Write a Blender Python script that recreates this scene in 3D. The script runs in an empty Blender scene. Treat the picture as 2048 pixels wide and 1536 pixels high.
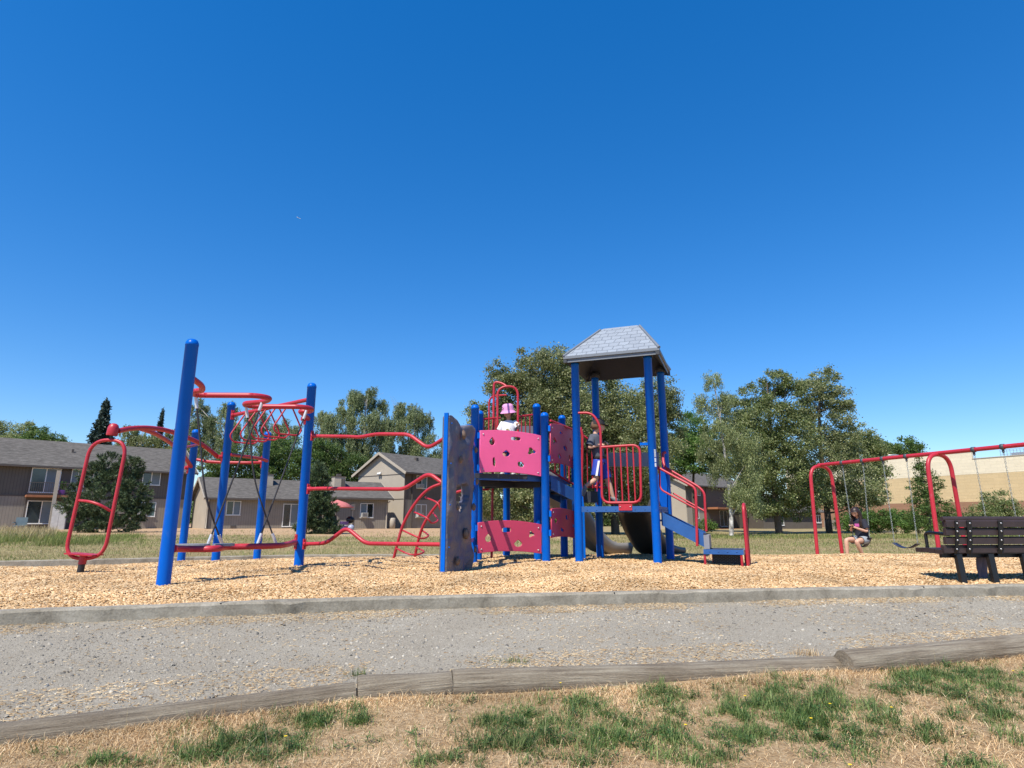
import bpy, bmesh, math, random
import numpy as np
from math import radians as R, sin, cos, tan, atan2, pi, sqrt
from mathutils import Vector, Matrix, noise

random.seed(7)
rng = np.random.default_rng(11)
S = bpy.context.scene
col = S.collection

# ------------------------------------------------------------------ camera, sky, sun, exposure
TH = R(12.67); F = 1210.0; EYE = 0.62
cam_d = bpy.data.cameras.new("camera"); cam = bpy.data.objects.new("camera", cam_d); col.objects.link(cam)
cam.location = (0, 0, EYE); cam.rotation_euler = (R(90)+TH, 0, 0)
cam_d.sensor_width = 36; cam_d.lens = F/2048*36; cam_d.clip_start = 0.05; cam_d.clip_end = 30000
S.camera = cam
SUN = Vector((-.30, -.50, .82)).normalized()
W = bpy.data.worlds.new("World"); S.world = W; W.use_nodes = True
nt = W.node_tree; bg = nt.nodes["Background"]
sky = nt.nodes.new("ShaderNodeTexSky"); sky.sky_type = 'NISHITA'; sky.sun_disc = False
sky.sun_elevation = math.asin(SUN.z); sky.sun_rotation = atan2(SUN.x, SUN.y)
sky.air_density = 1.0; sky.dust_density = 0.0; sky.ozone_density = 5.0; sky.altitude = 400
gm_ = nt.nodes.new("ShaderNodeGamma"); gm_.inputs[1].default_value = .77
hs_ = nt.nodes.new("ShaderNodeHueSaturation"); hs_.inputs["Saturation"].default_value = 1.51; hs_.inputs["Hue"].default_value = .509
nt.links.new(sky.outputs[0], gm_.inputs[0]); nt.links.new(gm_.outputs[0], hs_.inputs["Color"])
nt.links.new(hs_.outputs[0], bg.inputs[0]); bg.inputs[1].default_value = 0.15
sd = bpy.data.lights.new("sun", 'SUN'); sd.energy = 3.85; sd.angle = R(0.5); sd.color = (1.0, .925, .80)
so = bpy.data.objects.new("sun", sd); col.objects.link(so)
so.rotation_euler = SUN.to_track_quat('Z', 'Y').to_euler()
S.view_settings.view_transform = 'Standard'; S.view_settings.look = 'None'
S.view_settings.exposure = 0.80; S.view_settings.gamma = 1

# ------------------------------------------------------------------ measuring helpers (photo pixel -> place in the park)
def ray(px, py):
    u = (px-1024)/F; v = (768-py)/F
    return Vector((u, cos(TH)-v*sin(TH), sin(TH)+v*cos(TH)))
def P(px, py, d):
    r = ray(px, py); t = d/r.y
    return Vector((r.x*t, d, EYE+r.z*t))
def PZ(px, py, z):
    r = ray(px, py); t = (z-EYE)/r.z
    return Vector((r.x*t, r.y*t, z))
def on_plane(px, py, p0, dr):
    r = ray(px, py)
    det = dr[0]*r.y-dr[1]*r.x
    k = (dr[0]*p0[1]-dr[1]*p0[0])/det
    x, y, z = r.x*k, r.y*k, EYE+r.z*k
    return ((x-p0[0])*dr[0]+(y-p0[1])*dr[1], z)
def mpp(d): return d*.98/F          # metres per photo pixel at depth d

# ------------------------------------------------------------------ materials
def nodes(name):
    m = bpy.data.materials.new(name); m.use_nodes = True
    t = m.node_tree; b = t.nodes["Principled BSDF"]
    return m, t, b
def N(t, typ, **kw):
    n = t.nodes.new(typ)
    for k, v in kw.items():
        if k.startswith("i_"):
            key = k[2:]; key = int(key) if key.isdigit() else key.replace("_", " ")
            n.inputs[key].default_value = v
        else: setattr(n, k, v)
    return n
def c4(c): return (c[0], c[1], c[2], 1)
def ramp(t, fac, stops):
    r = N(t, "ShaderNodeValToRGB"); el = r.color_ramp.elements
    while len(el) < len(stops): el.new(.5)
    for e, (p, c) in zip(el, stops): e.position = p; e.color = c4(c)
    t.links.new(fac, r.inputs[0]); return r.outputs[0]
def noise_n(t, scale, detail=4, rough=.55, coord=None, dist=0):
    n = N(t, "ShaderNodeTexNoise"); n.inputs["Scale"].default_value = scale
    n.inputs["Detail"].default_value = detail; n.inputs["Roughness"].default_value = rough
    n.inputs["Distortion"].default_value = dist
    if coord is None: coord = N(t, "ShaderNodeTexCoord").outputs["Object"]
    t.links.new(coord, n.inputs["Vector"]); return n.outputs[0]
def add_bump(t, b, h, strength, dist=.01):
    bp = N(t, "ShaderNodeBump"); bp.inputs["Strength"].default_value = strength; bp.inputs["Distance"].default_value = dist
    t.links.new(h, bp.inputs["Height"]); t.links.new(bp.outputs[0], b.inputs["Normal"])
def pm(name, c, rough=.5, var=.12, scale=4, bump=0, bscale=60, bdist=.005, metal=0, spec=.5, c2=None, coat=0):
    m, t, b = nodes(name)
    if c2 is None: c2 = tuple(min(1, x*(1+var)) for x in c); c1 = tuple(x*(1-var) for x in c)
    else: c1 = c
    f = noise_n(t, scale, 5, .6)
    t.links.new(ramp(t, f, [(.3, c1), (.7, c2)]), b.inputs["Base Color"])
    b.inputs["Roughness"].default_value = rough; b.inputs["Metallic"].default_value = metal
    b.inputs["Specular IOR Level"].default_value = spec
    b.inputs["Coat Weight"].default_value = coat
    if bump: add_bump(t, b, noise_n(t, bscale, 4, .6), bump, bdist)
    return m
def leafmat(name, ca, cb, cc, trans=.38, nscale=.25, rough=.55):
    """leaves: every leaf its own tint, larger patches drift in hue"""
    m, t, b = nodes(name)
    g = N(t, "ShaderNodeNewGeometry")
    isl = ramp(t, g.outputs["Random Per Island"], [(0, ca), (.55, cb), (1, cc)])
    nz = noise_n(t, nscale, 3, .5)
    hs = N(t, "ShaderNodeHueSaturation"); t.links.new(isl, hs.inputs["Color"])
    mr = N(t, "ShaderNodeMapRange"); mr.inputs[1].default_value = .3; mr.inputs[2].default_value = .7
    mr.inputs[3].default_value = .72; mr.inputs[4].default_value = 1.25
    t.links.new(nz, mr.inputs[0]); t.links.new(mr.outputs[0], hs.inputs["Value"])
    t.links.new(hs.outputs[0], b.inputs["Base Color"])
    b.inputs["Roughness"].default_value = rough; b.inputs["Specular IOR Level"].default_value = .35
    tr = N(t, "ShaderNodeBsdfTranslucent"); t.links.new(hs.outputs[0], tr.inputs[0])
    mx = N(t, "ShaderNodeMixShader"); mx.inputs[0].default_value = trans
    t.links.new(b.outputs[0], mx.inputs[1]); t.links.new(tr.outputs[0], mx.inputs[2])
    t.links.new(mx.outputs[0], t.nodes["Material Output"].inputs[0])
    return m

M = {}
def painted(name, c, c_scuff, rough, scuff=.66):
    m, t, b = nodes(name)
    co = N(t, "ShaderNodeTexCoord").outputs["Object"]
    big = noise_n(t, 1.3, 4, .6, co); fine = noise_n(t, 22, 6, .7, co)
    a = ramp(t, big, [(.3, tuple(x*.88 for x in c)), (.7, tuple(min(1, x*1.1) for x in c))])
    mask = ramp(t, fine, [(scuff, (0, 0, 0)), (scuff+.05, (1, 1, 1))])
    mx = N(t, "ShaderNodeMixRGB"); t.links.new(mask, mx.inputs[0]); t.links.new(a, mx.inputs[1]); mx.inputs[2].default_value = c4(c_scuff)
    fade = ramp(t, noise_n(t, 3.4, 5, .7, co, .5), [(.60, (0, 0, 0)), (.80, (.55, .55, .55))])
    mf = N(t, "ShaderNodeMixRGB"); t.links.new(fade, mf.inputs[0]); t.links.new(mx.outputs[0], mf.inputs[1]); mf.inputs[2].default_value = c4(tuple(x*.6+.10 for x in c_scuff))
    t.links.new(mf.outputs[0], b.inputs["Base Color"])
    rr = N(t, "ShaderNodeMapRange"); rr.inputs[3].default_value = rough-.08; rr.inputs[4].default_value = rough+.14
    t.links.new(big, rr.inputs[0]); t.links.new(rr.outputs[0], b.inputs["Roughness"])
    add_bump(t, b, fine, .05, .002)
    return m
M['blue'] = painted('blue_paint', (.0008, .112, .54), (.004, .15, .58), .30, .70); M['blue'].node_tree.nodes['Principled BSDF'].inputs['Specular IOR Level'].default_value = .15
M['red'] = painted('red_paint', (.43, .020, .035), (.50, .09, .11), .40, .64)
M['pink'] = pm('faded_pink_plastic', (.78, .105, .27), .5, .06, 2, .05, 90, spec=.4)
M['pink2'] = pm('red_pink_plastic', (.50, .045, .105), .45, .07, 2, .05, 90, spec=.4)
M['blackrub'] = pm('black_rubber', (.018, .018, .022), .55, .2, 20)
M['darkdeck'] = pm('dark_deck_coating', (.035, .037, .05), .6, .15, 12, .2, 200)
M['bluedeck'] = pm('blue_deck_coating', (.018, .09, .29), .5, .12, 6, .1, 120)
M['greyplas'] = pm('grey_plastic', (.22, .225, .25), .5, .1, 3)
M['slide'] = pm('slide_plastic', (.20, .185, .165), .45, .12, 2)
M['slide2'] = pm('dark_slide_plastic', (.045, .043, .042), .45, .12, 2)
M['galv'] = pm('galvanised_metal', (.45, .46, .48), .4, .15, 30, metal=.6)
M['aluw'] = pm('pale_metal_ferrule', (.62, .64, .68), .35, .1, 30, metal=.3)
M['cable'] = pm('black_cable', (.03, .03, .035), .5, .3, 60)
M['sticker'] = pm('white_sticker', (.7, .72, .75), .5, .05, 8)
M['grey'] = pm('grey_bushing', (.06, .065, .075), .5, .15, 20)
M['skin'] = pm('skin', (.56, .33, .235), .5, .06, 12, spec=.35)
M['skin_t'] = pm('tanned_skin', (.48, .28, .19), .5, .06, 12, spec=.35)
M['hairb'] = pm('dark_brown_hair', (.028, .014, .010), .45, .3, 40, .3, 200)
M['hairf'] = pm('light_brown_hair', (.18, .10, .05), .5, .2, 40)
M['tee_d'] = pm('navy_black_cotton', (.016, .018, .032), .85, .15, 14, .2, 120)
M['tee_g'] = pm('dark_grey_cotton', (.075, .085, .115), .85, .15, 14, .2, 120)
M['tee_w'] = pm('white_cotton', (.72, .72, .74), .85, .05, 10, .15, 90)
M['short_g'] = pm('pale_grey_shorts', (.30, .33, .36), .85, .1, 14)
M['short_b'] = pm('royal_blue_shorts', (.02, .055, .40), .7, .1, 14)
M['white'] = pm('white_trim', (.68, .68, .66), .55, .05, 3)
M['hatp'] = pm('pink_hat_cloth', (.70, .30, .55), .85, .08, 16)
M['hatv'] = pm('purple_hat_band', (.13, .06, .22), .85, .1, 16)
M['capk'] = pm('black_cap_cloth', (.015, .015, .018), .8, .2, 16)
M['shoe'] = pm('grey_shoe', (.16, .17, .18), .7, .15, 16)
M['shoew'] = pm('pale_shoe', (.5, .5, .5), .7, .1, 16)
M['pinkprint'] = pm('pink_print', (.55, .10, .35), .8, .1, 10)
M['eye'] = pm('dark_eye', (.02, .013, .01), .3, .1, 10)
M['lip'] = pm('lips', (.42, .13, .11), .5, .05, 10)
M['bench'] = pm('brown_bench_slat', (.038, .024, .023), .5, .18, 7, .12, 50)
M['benchm'] = pm('black_bench_metal', (.008, .009, .011), .4, .2, 10)
M['bolt'] = pm('steel_bolt', (.5, .5, .5), .35, .1, 10, metal=.8)
M['chain'] = pm('weathered_chain', (.30, .34, .34), .45, .2, 40, metal=.5)
M['seatb'] = pm('dark_blue_seat_rubber', (.016, .022, .055), .5, .2, 12)
M['roofp'] = pm('grey_plastic_roof', (.15, .17, .20), .5, .09, 5)
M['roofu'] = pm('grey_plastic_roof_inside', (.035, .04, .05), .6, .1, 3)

def roofpanel_mat():
    m, t, b = nodes('grey_moulded_shingle')
    co = N(t, "ShaderNodeTexCoord").outputs["UV"]
    br = N(t, "ShaderNodeTexBrick"); t.links.new(co, br.inputs["Vector"])
    br.offset = .5; br.inputs["Scale"].default_value = 4.2; br.inputs["Mortar Size"].default_value = .022
    br.inputs["Brick Width"].default_value = .66; br.inputs["Row Height"].default_value = .40
    br.inputs["Color1"].default_value = c4((.27, .305, .35)); br.inputs["Color2"].default_value = c4((.23, .26, .30)); br.inputs["Mortar"].default_value = c4((.165, .19, .22))
    mp = N(t, "ShaderNodeMixRGB"); mp.inputs[0].default_value = .06
    nz = N(t, "ShaderNodeTexNoise"); nz.inputs["Scale"].default_value = 9; t.links.new(co, nz.inputs["Vector"])
    t.links.new(co, mp.inputs[1]); t.links.new(nz.outputs[1], mp.inputs[2]); t.links.new(mp.outputs[0], br.inputs["Vector"])
    t.links.new(br.outputs[0], b.inputs["Base Color"]); b.inputs["Roughness"].default_value = .5
    inv = N(t, "ShaderNodeMath", operation='SUBTRACT'); inv.inputs[0].default_value = 1; t.links.new(br.outputs[1], inv.inputs[1])
    add_bump(t, b, inv.outputs[0], .9, .02)
    return m
M['shingle_p'] = roofpanel_mat()

def wallrock_mat():
    m, t, b = nodes('mottled_climbing_wall')
    co = N(t, "ShaderNodeTexCoord").outputs["Object"]
    f = noise_n(t, 3.2, 6, .65, co, .8)
    c = ramp(t, f, [(.30, (.04, .07, .19)), (.42, (.095, .095, .135)), (.56, (.135, .125, .145)), (.70, (.19, .15, .13)), (.82, (.12, .115, .14))])
    t.links.new(c, b.inputs["Base Color"]); b.inputs["Roughness"].default_value = .55
    add_bump(t, b, noise_n(t, 14, 5, .6, co), .5, .03)
    return m
M['rock'] = wallrock_mat()
M['hold'] = pm('brown_climbing_hold', (.16, .105, .075), .6, .3, 18, .4, 60)

def siding_mat(name, c, groove=.2, depth=.45):
    m, t, b = nodes(name)
    co = N(t, "ShaderNodeTexCoord").outputs["Object"]
    sp = N(t, "ShaderNodeSeparateXYZ"); t.links.new(co, sp.inputs[0])
    ad = N(t, "ShaderNodeMath", operation='ADD'); t.links.new(sp.outputs[0], ad.inputs[0]); t.links.new(sp.outputs[1], ad.inputs[1])
    dv = N(t, "ShaderNodeMath", operation='DIVIDE'); t.links.new(ad.outputs[0], dv.inputs[0]); dv.inputs[1].default_value = groove
    fr = N(t, "ShaderNodeMath", operation='FRACT'); t.links.new(dv.outputs[0], fr.inputs[0])
    g = ramp(t, fr.outputs[0], [(.0, (1-depth,)*3), (.10, (1-depth,)*3), (.14, (1, 1, 1)), (1, (1, 1, 1))])
    nz = noise_n(t, .7, 5, .65, co)
    base = ramp(t, nz, [(.3, tuple(x*.86 for x in c)), (.7, tuple(x*1.12 for x in c))])
    mx = N(t, "ShaderNodeMixRGB", blend_type='MULTIPLY'); mx.inputs[0].default_value = 1
    t.links.new(base, mx.inputs[1]); t.links.new(g, mx.inputs[2]); t.links.new(mx.outputs[0], b.inputs["Base Color"])
    b.inputs["Roughness"].default_value = .8
    return m
M['sid_dark_shade'] = siding_mat('taupe_siding_part_shade', (.100, .087, .074))  # darkened: eave shade on upper storeys is partly in this colour
M['sid_tan_lit'] = siding_mat('taupe_siding_part_lit', (.24, .215, .18), .2, .35)  # lightened so lower storeys look sunlit below the eaves, besides their paler paint
M['sid_flat'] = pm('smooth_taupe_siding', (.37, .325, .262), .8, .06, .6)
M['trim_t'] = pm('taupe_trim', (.38, .335, .27), .7, .08, 1)
M['trim_d'] = pm('dark_brown_trim', (.085, .07, .06), .7, .1, 1)
def shingle_mat():
    m, t, b = nodes('asphalt_shingle')
    co = N(t, "ShaderNodeTexCoord").outputs["Object"]
    mp = N(t, "ShaderNodeMapping"); mp.inputs["Scale"].default_value = (1.0, 3.2, 3.2); t.links.new(co, mp.inputs[0])
    n1 = noise_n(t, 2.2, 6, .75, mp.outputs[0]); n2 = noise_n(t, .25, 3, .5, co)
    c = ramp(t, n1, [(.32, (.065, .060, .054)), (.5, (.118, .109, .099)), (.68, (.185, .172, .158))])
    mx = N(t, "ShaderNodeMixRGB", blend_type='MULTIPLY'); mx.inputs[0].default_value = .5
    t.links.new(c, mx.inputs[1]); t.links.new(ramp(t, n2, [(.3, (.75, .75, .75)), (.7, (1, 1, 1))]), mx.inputs[2])
    t.links.new(mx.outputs[0], b.inputs["Base Color"]); b.inputs["Roughness"].default_value = .95
    b.inputs["Specular IOR Level"].default_value = .2
    return m
M['shingle'] = shingle_mat()
def glass_mat():
    m, t, b = nodes('window_glass')
    co = N(t, "ShaderNodeTexCoord").outputs["Object"]
    f = noise_n(t, .8, 3, .5, co)
    t.links.new(ramp(t, f, [(.35, (.012, .016, .02)), (.65, (.05, .065, .07))]), b.inputs["Base Color"])
    b.inputs["Roughness"].default_value = .12; b.inputs["Specular IOR Level"].default_value = .8
    return m
M['glass'] = glass_mat()
M['blind'] = pm('pale_window_blind', (.15, .19, .215), .8, .1, 2)
M['curt'] = pm('green_blue_curtain', (.10, .17, .18), .8, .3, 2)
M['ac'] = pm('window_air_conditioner', (.42, .42, .40), .6, .08, 6)
M['orangewood'] = pm('redwood_board', (.30, .12, .055), .8, .2, 3)
def conc_mat():
    m, t, b = nodes('weathered_concrete')
    co = N(t, "ShaderNodeTexCoord").outputs["Object"]
    a = noise_n(t, 3.1, 8, .78, co, .4); f = noise_n(t, 60, 4, .7, co)
    c1 = ramp(t, a, [(.30, (.135, .118, .088)), (.42, (.24, .215, .168)), (.55, (.335, .305, .245)), (.72, (.44, .405, .335))])
    mx = N(t, "ShaderNodeMixRGB", blend_type='MULTIPLY'); mx.inputs[0].default_value = .6
    t.links.new(c1, mx.inputs[1]); t.links.new(ramp(t, f, [(.3, (.55, .55, .55)), (.6, (1, 1, 1))]), mx.inputs[2])
    t.links.new(mx.outputs[0], b.inputs["Base Color"]); b.inputs["Roughness"].default_value = .92
    add_bump(t, b, f, .6, .008); return m
M['conc'] = conc_mat()
def wood_mat():
    m, t, b = nodes('weathered_timber')
    co = N(t, "ShaderNodeTexCoord").outputs["Object"]
    mp = N(t, "ShaderNodeMapping"); mp.inputs["Scale"].default_value = (1.6, 42, 42); t.links.new(co, mp.inputs[0])
    g = noise_n(t, 1.5, 7, .75, mp.outputs[0]); a = noise_n(t, 2.0, 4, .6, co)
    c = ramp(t, g, [(.30, (.10, .08, .06)), (.42, (.215, .175, .125)), (.58, (.325, .28, .21)), (.75, (.40, .355, .275))])
    mx = N(t, "ShaderNodeMixRGB", blend_type='MULTIPLY'); mx.inputs[0].default_value = .7
    t.links.new(c, mx.inputs[1]); t.links.new(ramp(t, a, [(.3, (.52, .46, .40)), (.6, (1, 1, 1))]), mx.inputs[2])
    t.links.new(mx.outputs[0], b.inputs["Base Color"]); b.inputs["Roughness"].default_value = .9
    add_bump(t, b, g, 1.0, .02); return m
M['log'] = wood_mat()

def ground_mat(name, stops, scale, stops2, scale2, bumpS, bscale, bdist=.02, mul=.8):
    m, t, b = nodes(name)
    co = N(t, "ShaderNodeTexCoord").outputs["Object"]
    f1 = noise_n(t, scale, 7, .72, co, .3); f2 = noise_n(t, scale2, 5, .6, co)
    a = ramp(t, f1, stops); c = ramp(t, f2, stops2)
    mx = N(t, "ShaderNodeMixRGB", blend_type='MULTIPLY'); mx.inputs[0].default_value = mul
    t.links.new(a, mx.inputs[1]); t.links.new(c, mx.inputs[2])
    t.links.new(mx.outputs[0], b.inputs["Base Color"]); b.inputs["Roughness"].default_value = .95; b.inputs["Specular IOR Level"].default_value = .2
    add_bump(t, b, noise_n(t, bscale, 5, .7, co), bumpS, bdist)
    return m
M['g_chips'] = ground_mat('wood_chip_ground', [(.3, (.30, .165, .065)), (.5, (.56, .355, .16)), (.7, (.70, .50, .27))], 70, [(.3, (.82, .78, .74)), (.7, (1, 1, 1))], .9, .9, 60, .03)
M['g_path'] = ground_mat('gravel_ground', [(.3, (.20, .18, .145)), (.5, (.335, .305, .25)), (.72, (.44, .405, .34))], 75, [(.3, (.80, .77, .72)), (.7, (1, 1, .98))], 1.6, .8, 80, .012)
M['g_dry'] = ground_mat('dry_turf_ground', [(.3, (.22, .145, .08)), (.5, (.44, .31, .175)), (.7, (.60, .46, .29))], 30, [(.3, (.75, .72, .65)), (.7, (1, 1, 1))], 1.4, .9, 60, .02)
def lawn_mat():
    m, t, b = nodes('lawn_ground')
    co = N(t, "ShaderNodeTexCoord").outputs["Object"]
    sp = N(t, "ShaderNodeSeparateXYZ"); t.links.new(co, sp.inputs[0])
    f1 = noise_n(t, 9, 7, .7, co); f2 = noise_n(t, .35, 5, .6, co)
    grn = ramp(t, f1, [(.3, (.13, .11, .045)), (.5, (.27, .225, .105)), (.7, (.40, .33, .18))])
    tan_ = ramp(t, f1, [(.3, (.28, .18, .10)), (.5, (.43, .29, .17)), (.7, (.53, .38, .24))])
    mr = N(t, "ShaderNodeMapRange"); mr.inputs[1].default_value = 27; mr.inputs[2].default_value = 36; t.links.new(sp.outputs[1], mr.inputs[0])
    mx0 = N(t, "ShaderNodeMapRange"); mx0.inputs[1].default_value = 8; mx0.inputs[2].default_value = 0; t.links.new(sp.outputs[0], mx0.inputs[0])
    mu = N(t, "ShaderNodeMath", operation='MULTIPLY'); t.links.new(mr.outputs[0], mu.inputs[0]); t.links.new(mx0.outputs[0], mu.inputs[1])
    ad = N(t, "ShaderNodeMath", operation='MULTIPLY_ADD'); ad.inputs[1].default_value = 1.0; t.links.new(mu.outputs[0], ad.inputs[0])
    f3 = ramp(t, f2, [(.45, (0, 0, 0)), (.65, (.45, .45, .45))]); t.links.new(f3, ad.inputs[2])
    mx = N(t, "ShaderNodeMixRGB"); t.links.new(ad.outputs[0], mx.inputs[0]); t.links.new(grn, mx.inputs[1]); t.links.new(tan_, mx.inputs[2])
    t.links.new(mx.outputs[0], b.inputs["Base Color"]); b.inputs["Roughness"].default_value = .95; b.inputs["Specular IOR Level"].default_value = .15
    add_bump(t, b, f1, .8, .05); return m
M['g_lawn'] = lawn_mat()
M['chips'] = leafmat('wood_chip_piece', (.37, .21, .09), (.58, .385, .195), (.70, .54, .34), 0, 1.2, .8)
M['thatch'] = leafmat('dead_grass_blade', (.34, .19, .085), (.66, .46, .24), (.86, .70, .45), .2, 1.6, .8)
M['stone'] = leafmat('gravel_piece', (.13, .122, .108), (.295, .272, .23), (.43, .40, .34), 0, 2, .9)
M['litter'] = leafmat('litter_piece', (.24, .15, .07), (.46, .34, .20), (.60, .49, .32), .1, 2, .8)
M['straw'] = leafmat('straw_piece', (.24, .135, .06), (.50, .35, .185), (.72, .58, .37), .15, 2, .8)
M['blade_g'] = leafmat('green_blade', (.05, .10, .022), (.11, .185, .045), (.27, .32, .11), .3, 2, .55)
M['blade_f'] = leafmat('lawn_blade', (.19, .17, .06), (.36, .30, .14), (.54, .45, .26), .3, .4, .7)
M['blade_fg'] = leafmat('green_lawn_blade', (.10, .15, .03), (.19, .235, .06), (.33, .32, .12), .3, .4, .7)
M['blade_t'] = leafmat('tall_dry_grass', (.25, .20, .09), (.42, .34, .17), (.55, .46, .27), .3, .5, .7)
M['bark'] = pm('brown_bark', (.085, .068, .052), .9, .3, 6, .6, 25, .03)
M['birch'] = pm('white_birch_bark', (.10, .09, .08), .8, 0, 4, c2=(.62, .60, .55))
M['L_maple'] = leafmat('maple_leaf', (.075, .115, .032), (.18, .23, .075), (.42, .44, .22), .42, .15)
M['L_syc'] = leafmat('sycamore_leaf', (.09, .13, .042), (.215, .25, .10), (.48, .49, .28), .42, .15)
M['L_birch'] = leafmat('birch_leaf', (.11, .15, .058), (.235, .28, .115), (.44, .47, .24), .42, .2)
M['L_willow'] = leafmat('weeping_leaf', (.10, .15, .06), (.23, .285, .13), (.44, .48, .26), .42, .12)
M['L_dark'] = leafmat('dark_maple_leaf', (.04, .082, .018), (.095, .165, .038), (.20, .27, .08), .42, .15)
M['L_bright'] = leafmat('bright_leaf', (.06, .13, .03), (.12, .23, .05), (.22, .32, .09), .42, .3)
M['L_pine'] = leafmat('pine_needle', (.028, .055, .024), (.07, .11, .048), (.15, .19, .09), .1, .5)
M['L_fir'] = leafmat('fir_needle', (.012, .030, .024), (.024, .048, .036), (.045, .07, .05), .05, .5)
M['yellow'] = pm('yellow_petal', (.75, .55, .02), .6, .1, 20)
M['weedleaf'] = leafmat('weed_leaf', (.03, .075, .018), (.065, .135, .035), (.12, .2, .06), .25, 3)

# ------------------------------------------------------------------ mesh building helpers
class MB:
    def __init__(s): s.v = []; s.f = []; s.sm = []
    def add(s, vs, fs, smooth=False):
        o = len(s.v); s.v += [tuple(x) for x in vs]; s.f += [tuple(i+o for i in f) for f in fs]; s.sm += [smooth]*len(fs); return s
    def box(s, x0, x1, y0, y1, z0, z1):
        v = [(x, y, z) for z in (z0, z1) for y in (y0, y1) for x in (x0, x1)]
        return s.add(v, [(0, 2, 3, 1), (4, 5, 7, 6), (0, 1, 5, 4), (2, 6, 7, 3), (0, 4, 6, 2), (1, 3, 7, 5)])
    def obox(s, c, ax, ay, az):
        """box from centre and three half vectors"""
        c = Vector(c); ax = Vector(ax); ay = Vector(ay); az = Vector(az)
        v = [c+i*ax+j*ay+k*az for k in (-1, 1) for j in (-1, 1) for i in (-1, 1)]
        return s.add(v, [(0, 2, 3, 1), (4, 5, 7, 6), (0, 1, 5, 4), (2, 6, 7, 3), (0, 4, 6, 2), (1, 3, 7, 5)])
    def bar(s, a, b, w, h, up=(0, 0, 1)):
        a = Vector(a); b = Vector(b); d = (b-a); l = d.length; d.normalize()
        side = d.cross(Vector(up)).normalized(); u = side.cross(d)
        return s.obox((a+b)/2, d*l/2, side*w/2, u*h/2)
    def tube(s, pts, r, n=10, closed=False, cap=True):
        pts = [Vector(p) for p in pts]; m = len(pts)
        rs = r if isinstance(r, (list, tuple)) else [r]*m
        T = []
        for i in range(m):
            a = pts[(i-1) % m] if (closed or i > 0) else pts[i]; b = pts[(i+1) % m] if (closed or i < m-1) else pts[i]
            t = b-a; T.append(t.normalized() if t.length > 1e-9 else Vector((0, 0, 1)))
        nrm = T[0].orthogonal().normalized(); rings = []
        for i in range(m):
            if i: 
                q = T[i-1].rotation_difference(T[i]); nrm = q @ nrm
            bn = T[i].cross(nrm).normalized()
            rings.append([pts[i]+(nrm*cos(2*pi*k/n)+bn*sin(2*pi*k/n))*rs[i] for k in range(n)])
        vs = [p for ri in rings for p in ri]; fs = []
        for i in range(m if closed else m-1):
            j = (i+1) % m
            for k in range(n): fs.append((i*n+k, i*n+(k+1) % n, j*n+(k+1) % n, j*n+k))
        s.add(vs, fs, True)
        if cap and not closed:
            s.add(rings[0][::-1], [tuple(range(n))]); s.add(rings[-1], [tuple(range(n))])
        return s
    def lathe(s, prof, n=20, at=(0, 0, 0), M_=None):
        vs = []; fs = []
        for (r, z) in prof:
            for k in range(n):
                p = Vector((r*cos(2*pi*k/n), r*sin(2*pi*k/n), z))
                if M_ is not None: p = M_ @ p
                vs.append(p+Vector(at))
        for i in range(len(prof)-1):
            for k in range(n): fs.append((i*n+k, i*n+(k+1) % n, (i+1)*n+(k+1) % n, (i+1)*n+k))
        return s.add(vs, fs, True)
    def sphere(s, c, r, sc=(1, 1, 1), n=10, m=7):
        prof = [(max(1e-4, sin(pi*i/m)), -cos(pi*i/m)) for i in range(m+1)]
        return s.lathe(prof, n, c, Matrix.Diagonal((r*sc[0], r*sc[1], r*sc[2])))
    def build(s, name, m, parent=None):
        me = bpy.data.meshes.new(name); me.from_pydata(s.v, [], s.f)
        me.polygons.foreach_set("use_smooth", s.sm); me.materials.append(m); me.update()
        o = bpy.data.objects.new(name, me); col.objects.link(o)
        if parent is not None:
            o.parent = parent; o.matrix_parent_inverse = parent_inv(parent)
        return o
def parent_inv(p):
    """parts are modelled in park coordinates; things stand at their own base"""
    m = Matrix.Identity(4); q = p; chain = []
    while q is not None: chain.append(q); q = q.parent
    for q in reversed(chain):
        m = m @ q.matrix_parent_inverse @ q.matrix_basis if q.parent else q.matrix_basis.copy()
    return m.inverted()
def tag(o, label=None, cat=None, group=None, kind=None):
    if label: o['label'] = label
    if cat: o['category'] = cat
    if group: o['group'] = group
    if kind: o['kind'] = kind
    return o
def thing(name, label, cat, loc=(0, 0, 0), group=None):
    o = bpy.data.objects.new(name, None); col.objects.link(o); o.location = loc; o.empty_display_size = .3
    return tag(o, label, cat, group)
def mesh_np(name, v, f, m, parent=None, smooth=False):
    me = bpy.data.meshes.new(name); k = f.shape[1]
    me.vertices.add(len(v)); me.vertices.foreach_set("co", np.ascontiguousarray(v, dtype=np.float32).ravel())
    me.loops.add(f.size); me.loops.foreach_set("vertex_index", np.ascontiguousarray(f, dtype=np.int32).ravel())
    me.polygons.add(len(f)); me.polygons.foreach_set("loop_start", np.arange(0, f.size, k, dtype=np.int32))
    me.polygons.foreach_set("loop_total", np.full(len(f), k, dtype=np.int32))
    if smooth: me.polygons.foreach_set("use_smooth", np.ones(len(f), dtype=bool))
    me.update(calc_edges=True); me.materials.append(m)
    o = bpy.data.objects.new(name, me); col.objects.link(o)
    if parent is not None: o.parent = parent; o.matrix_parent_inverse = parent_inv(parent)
    return o
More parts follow.
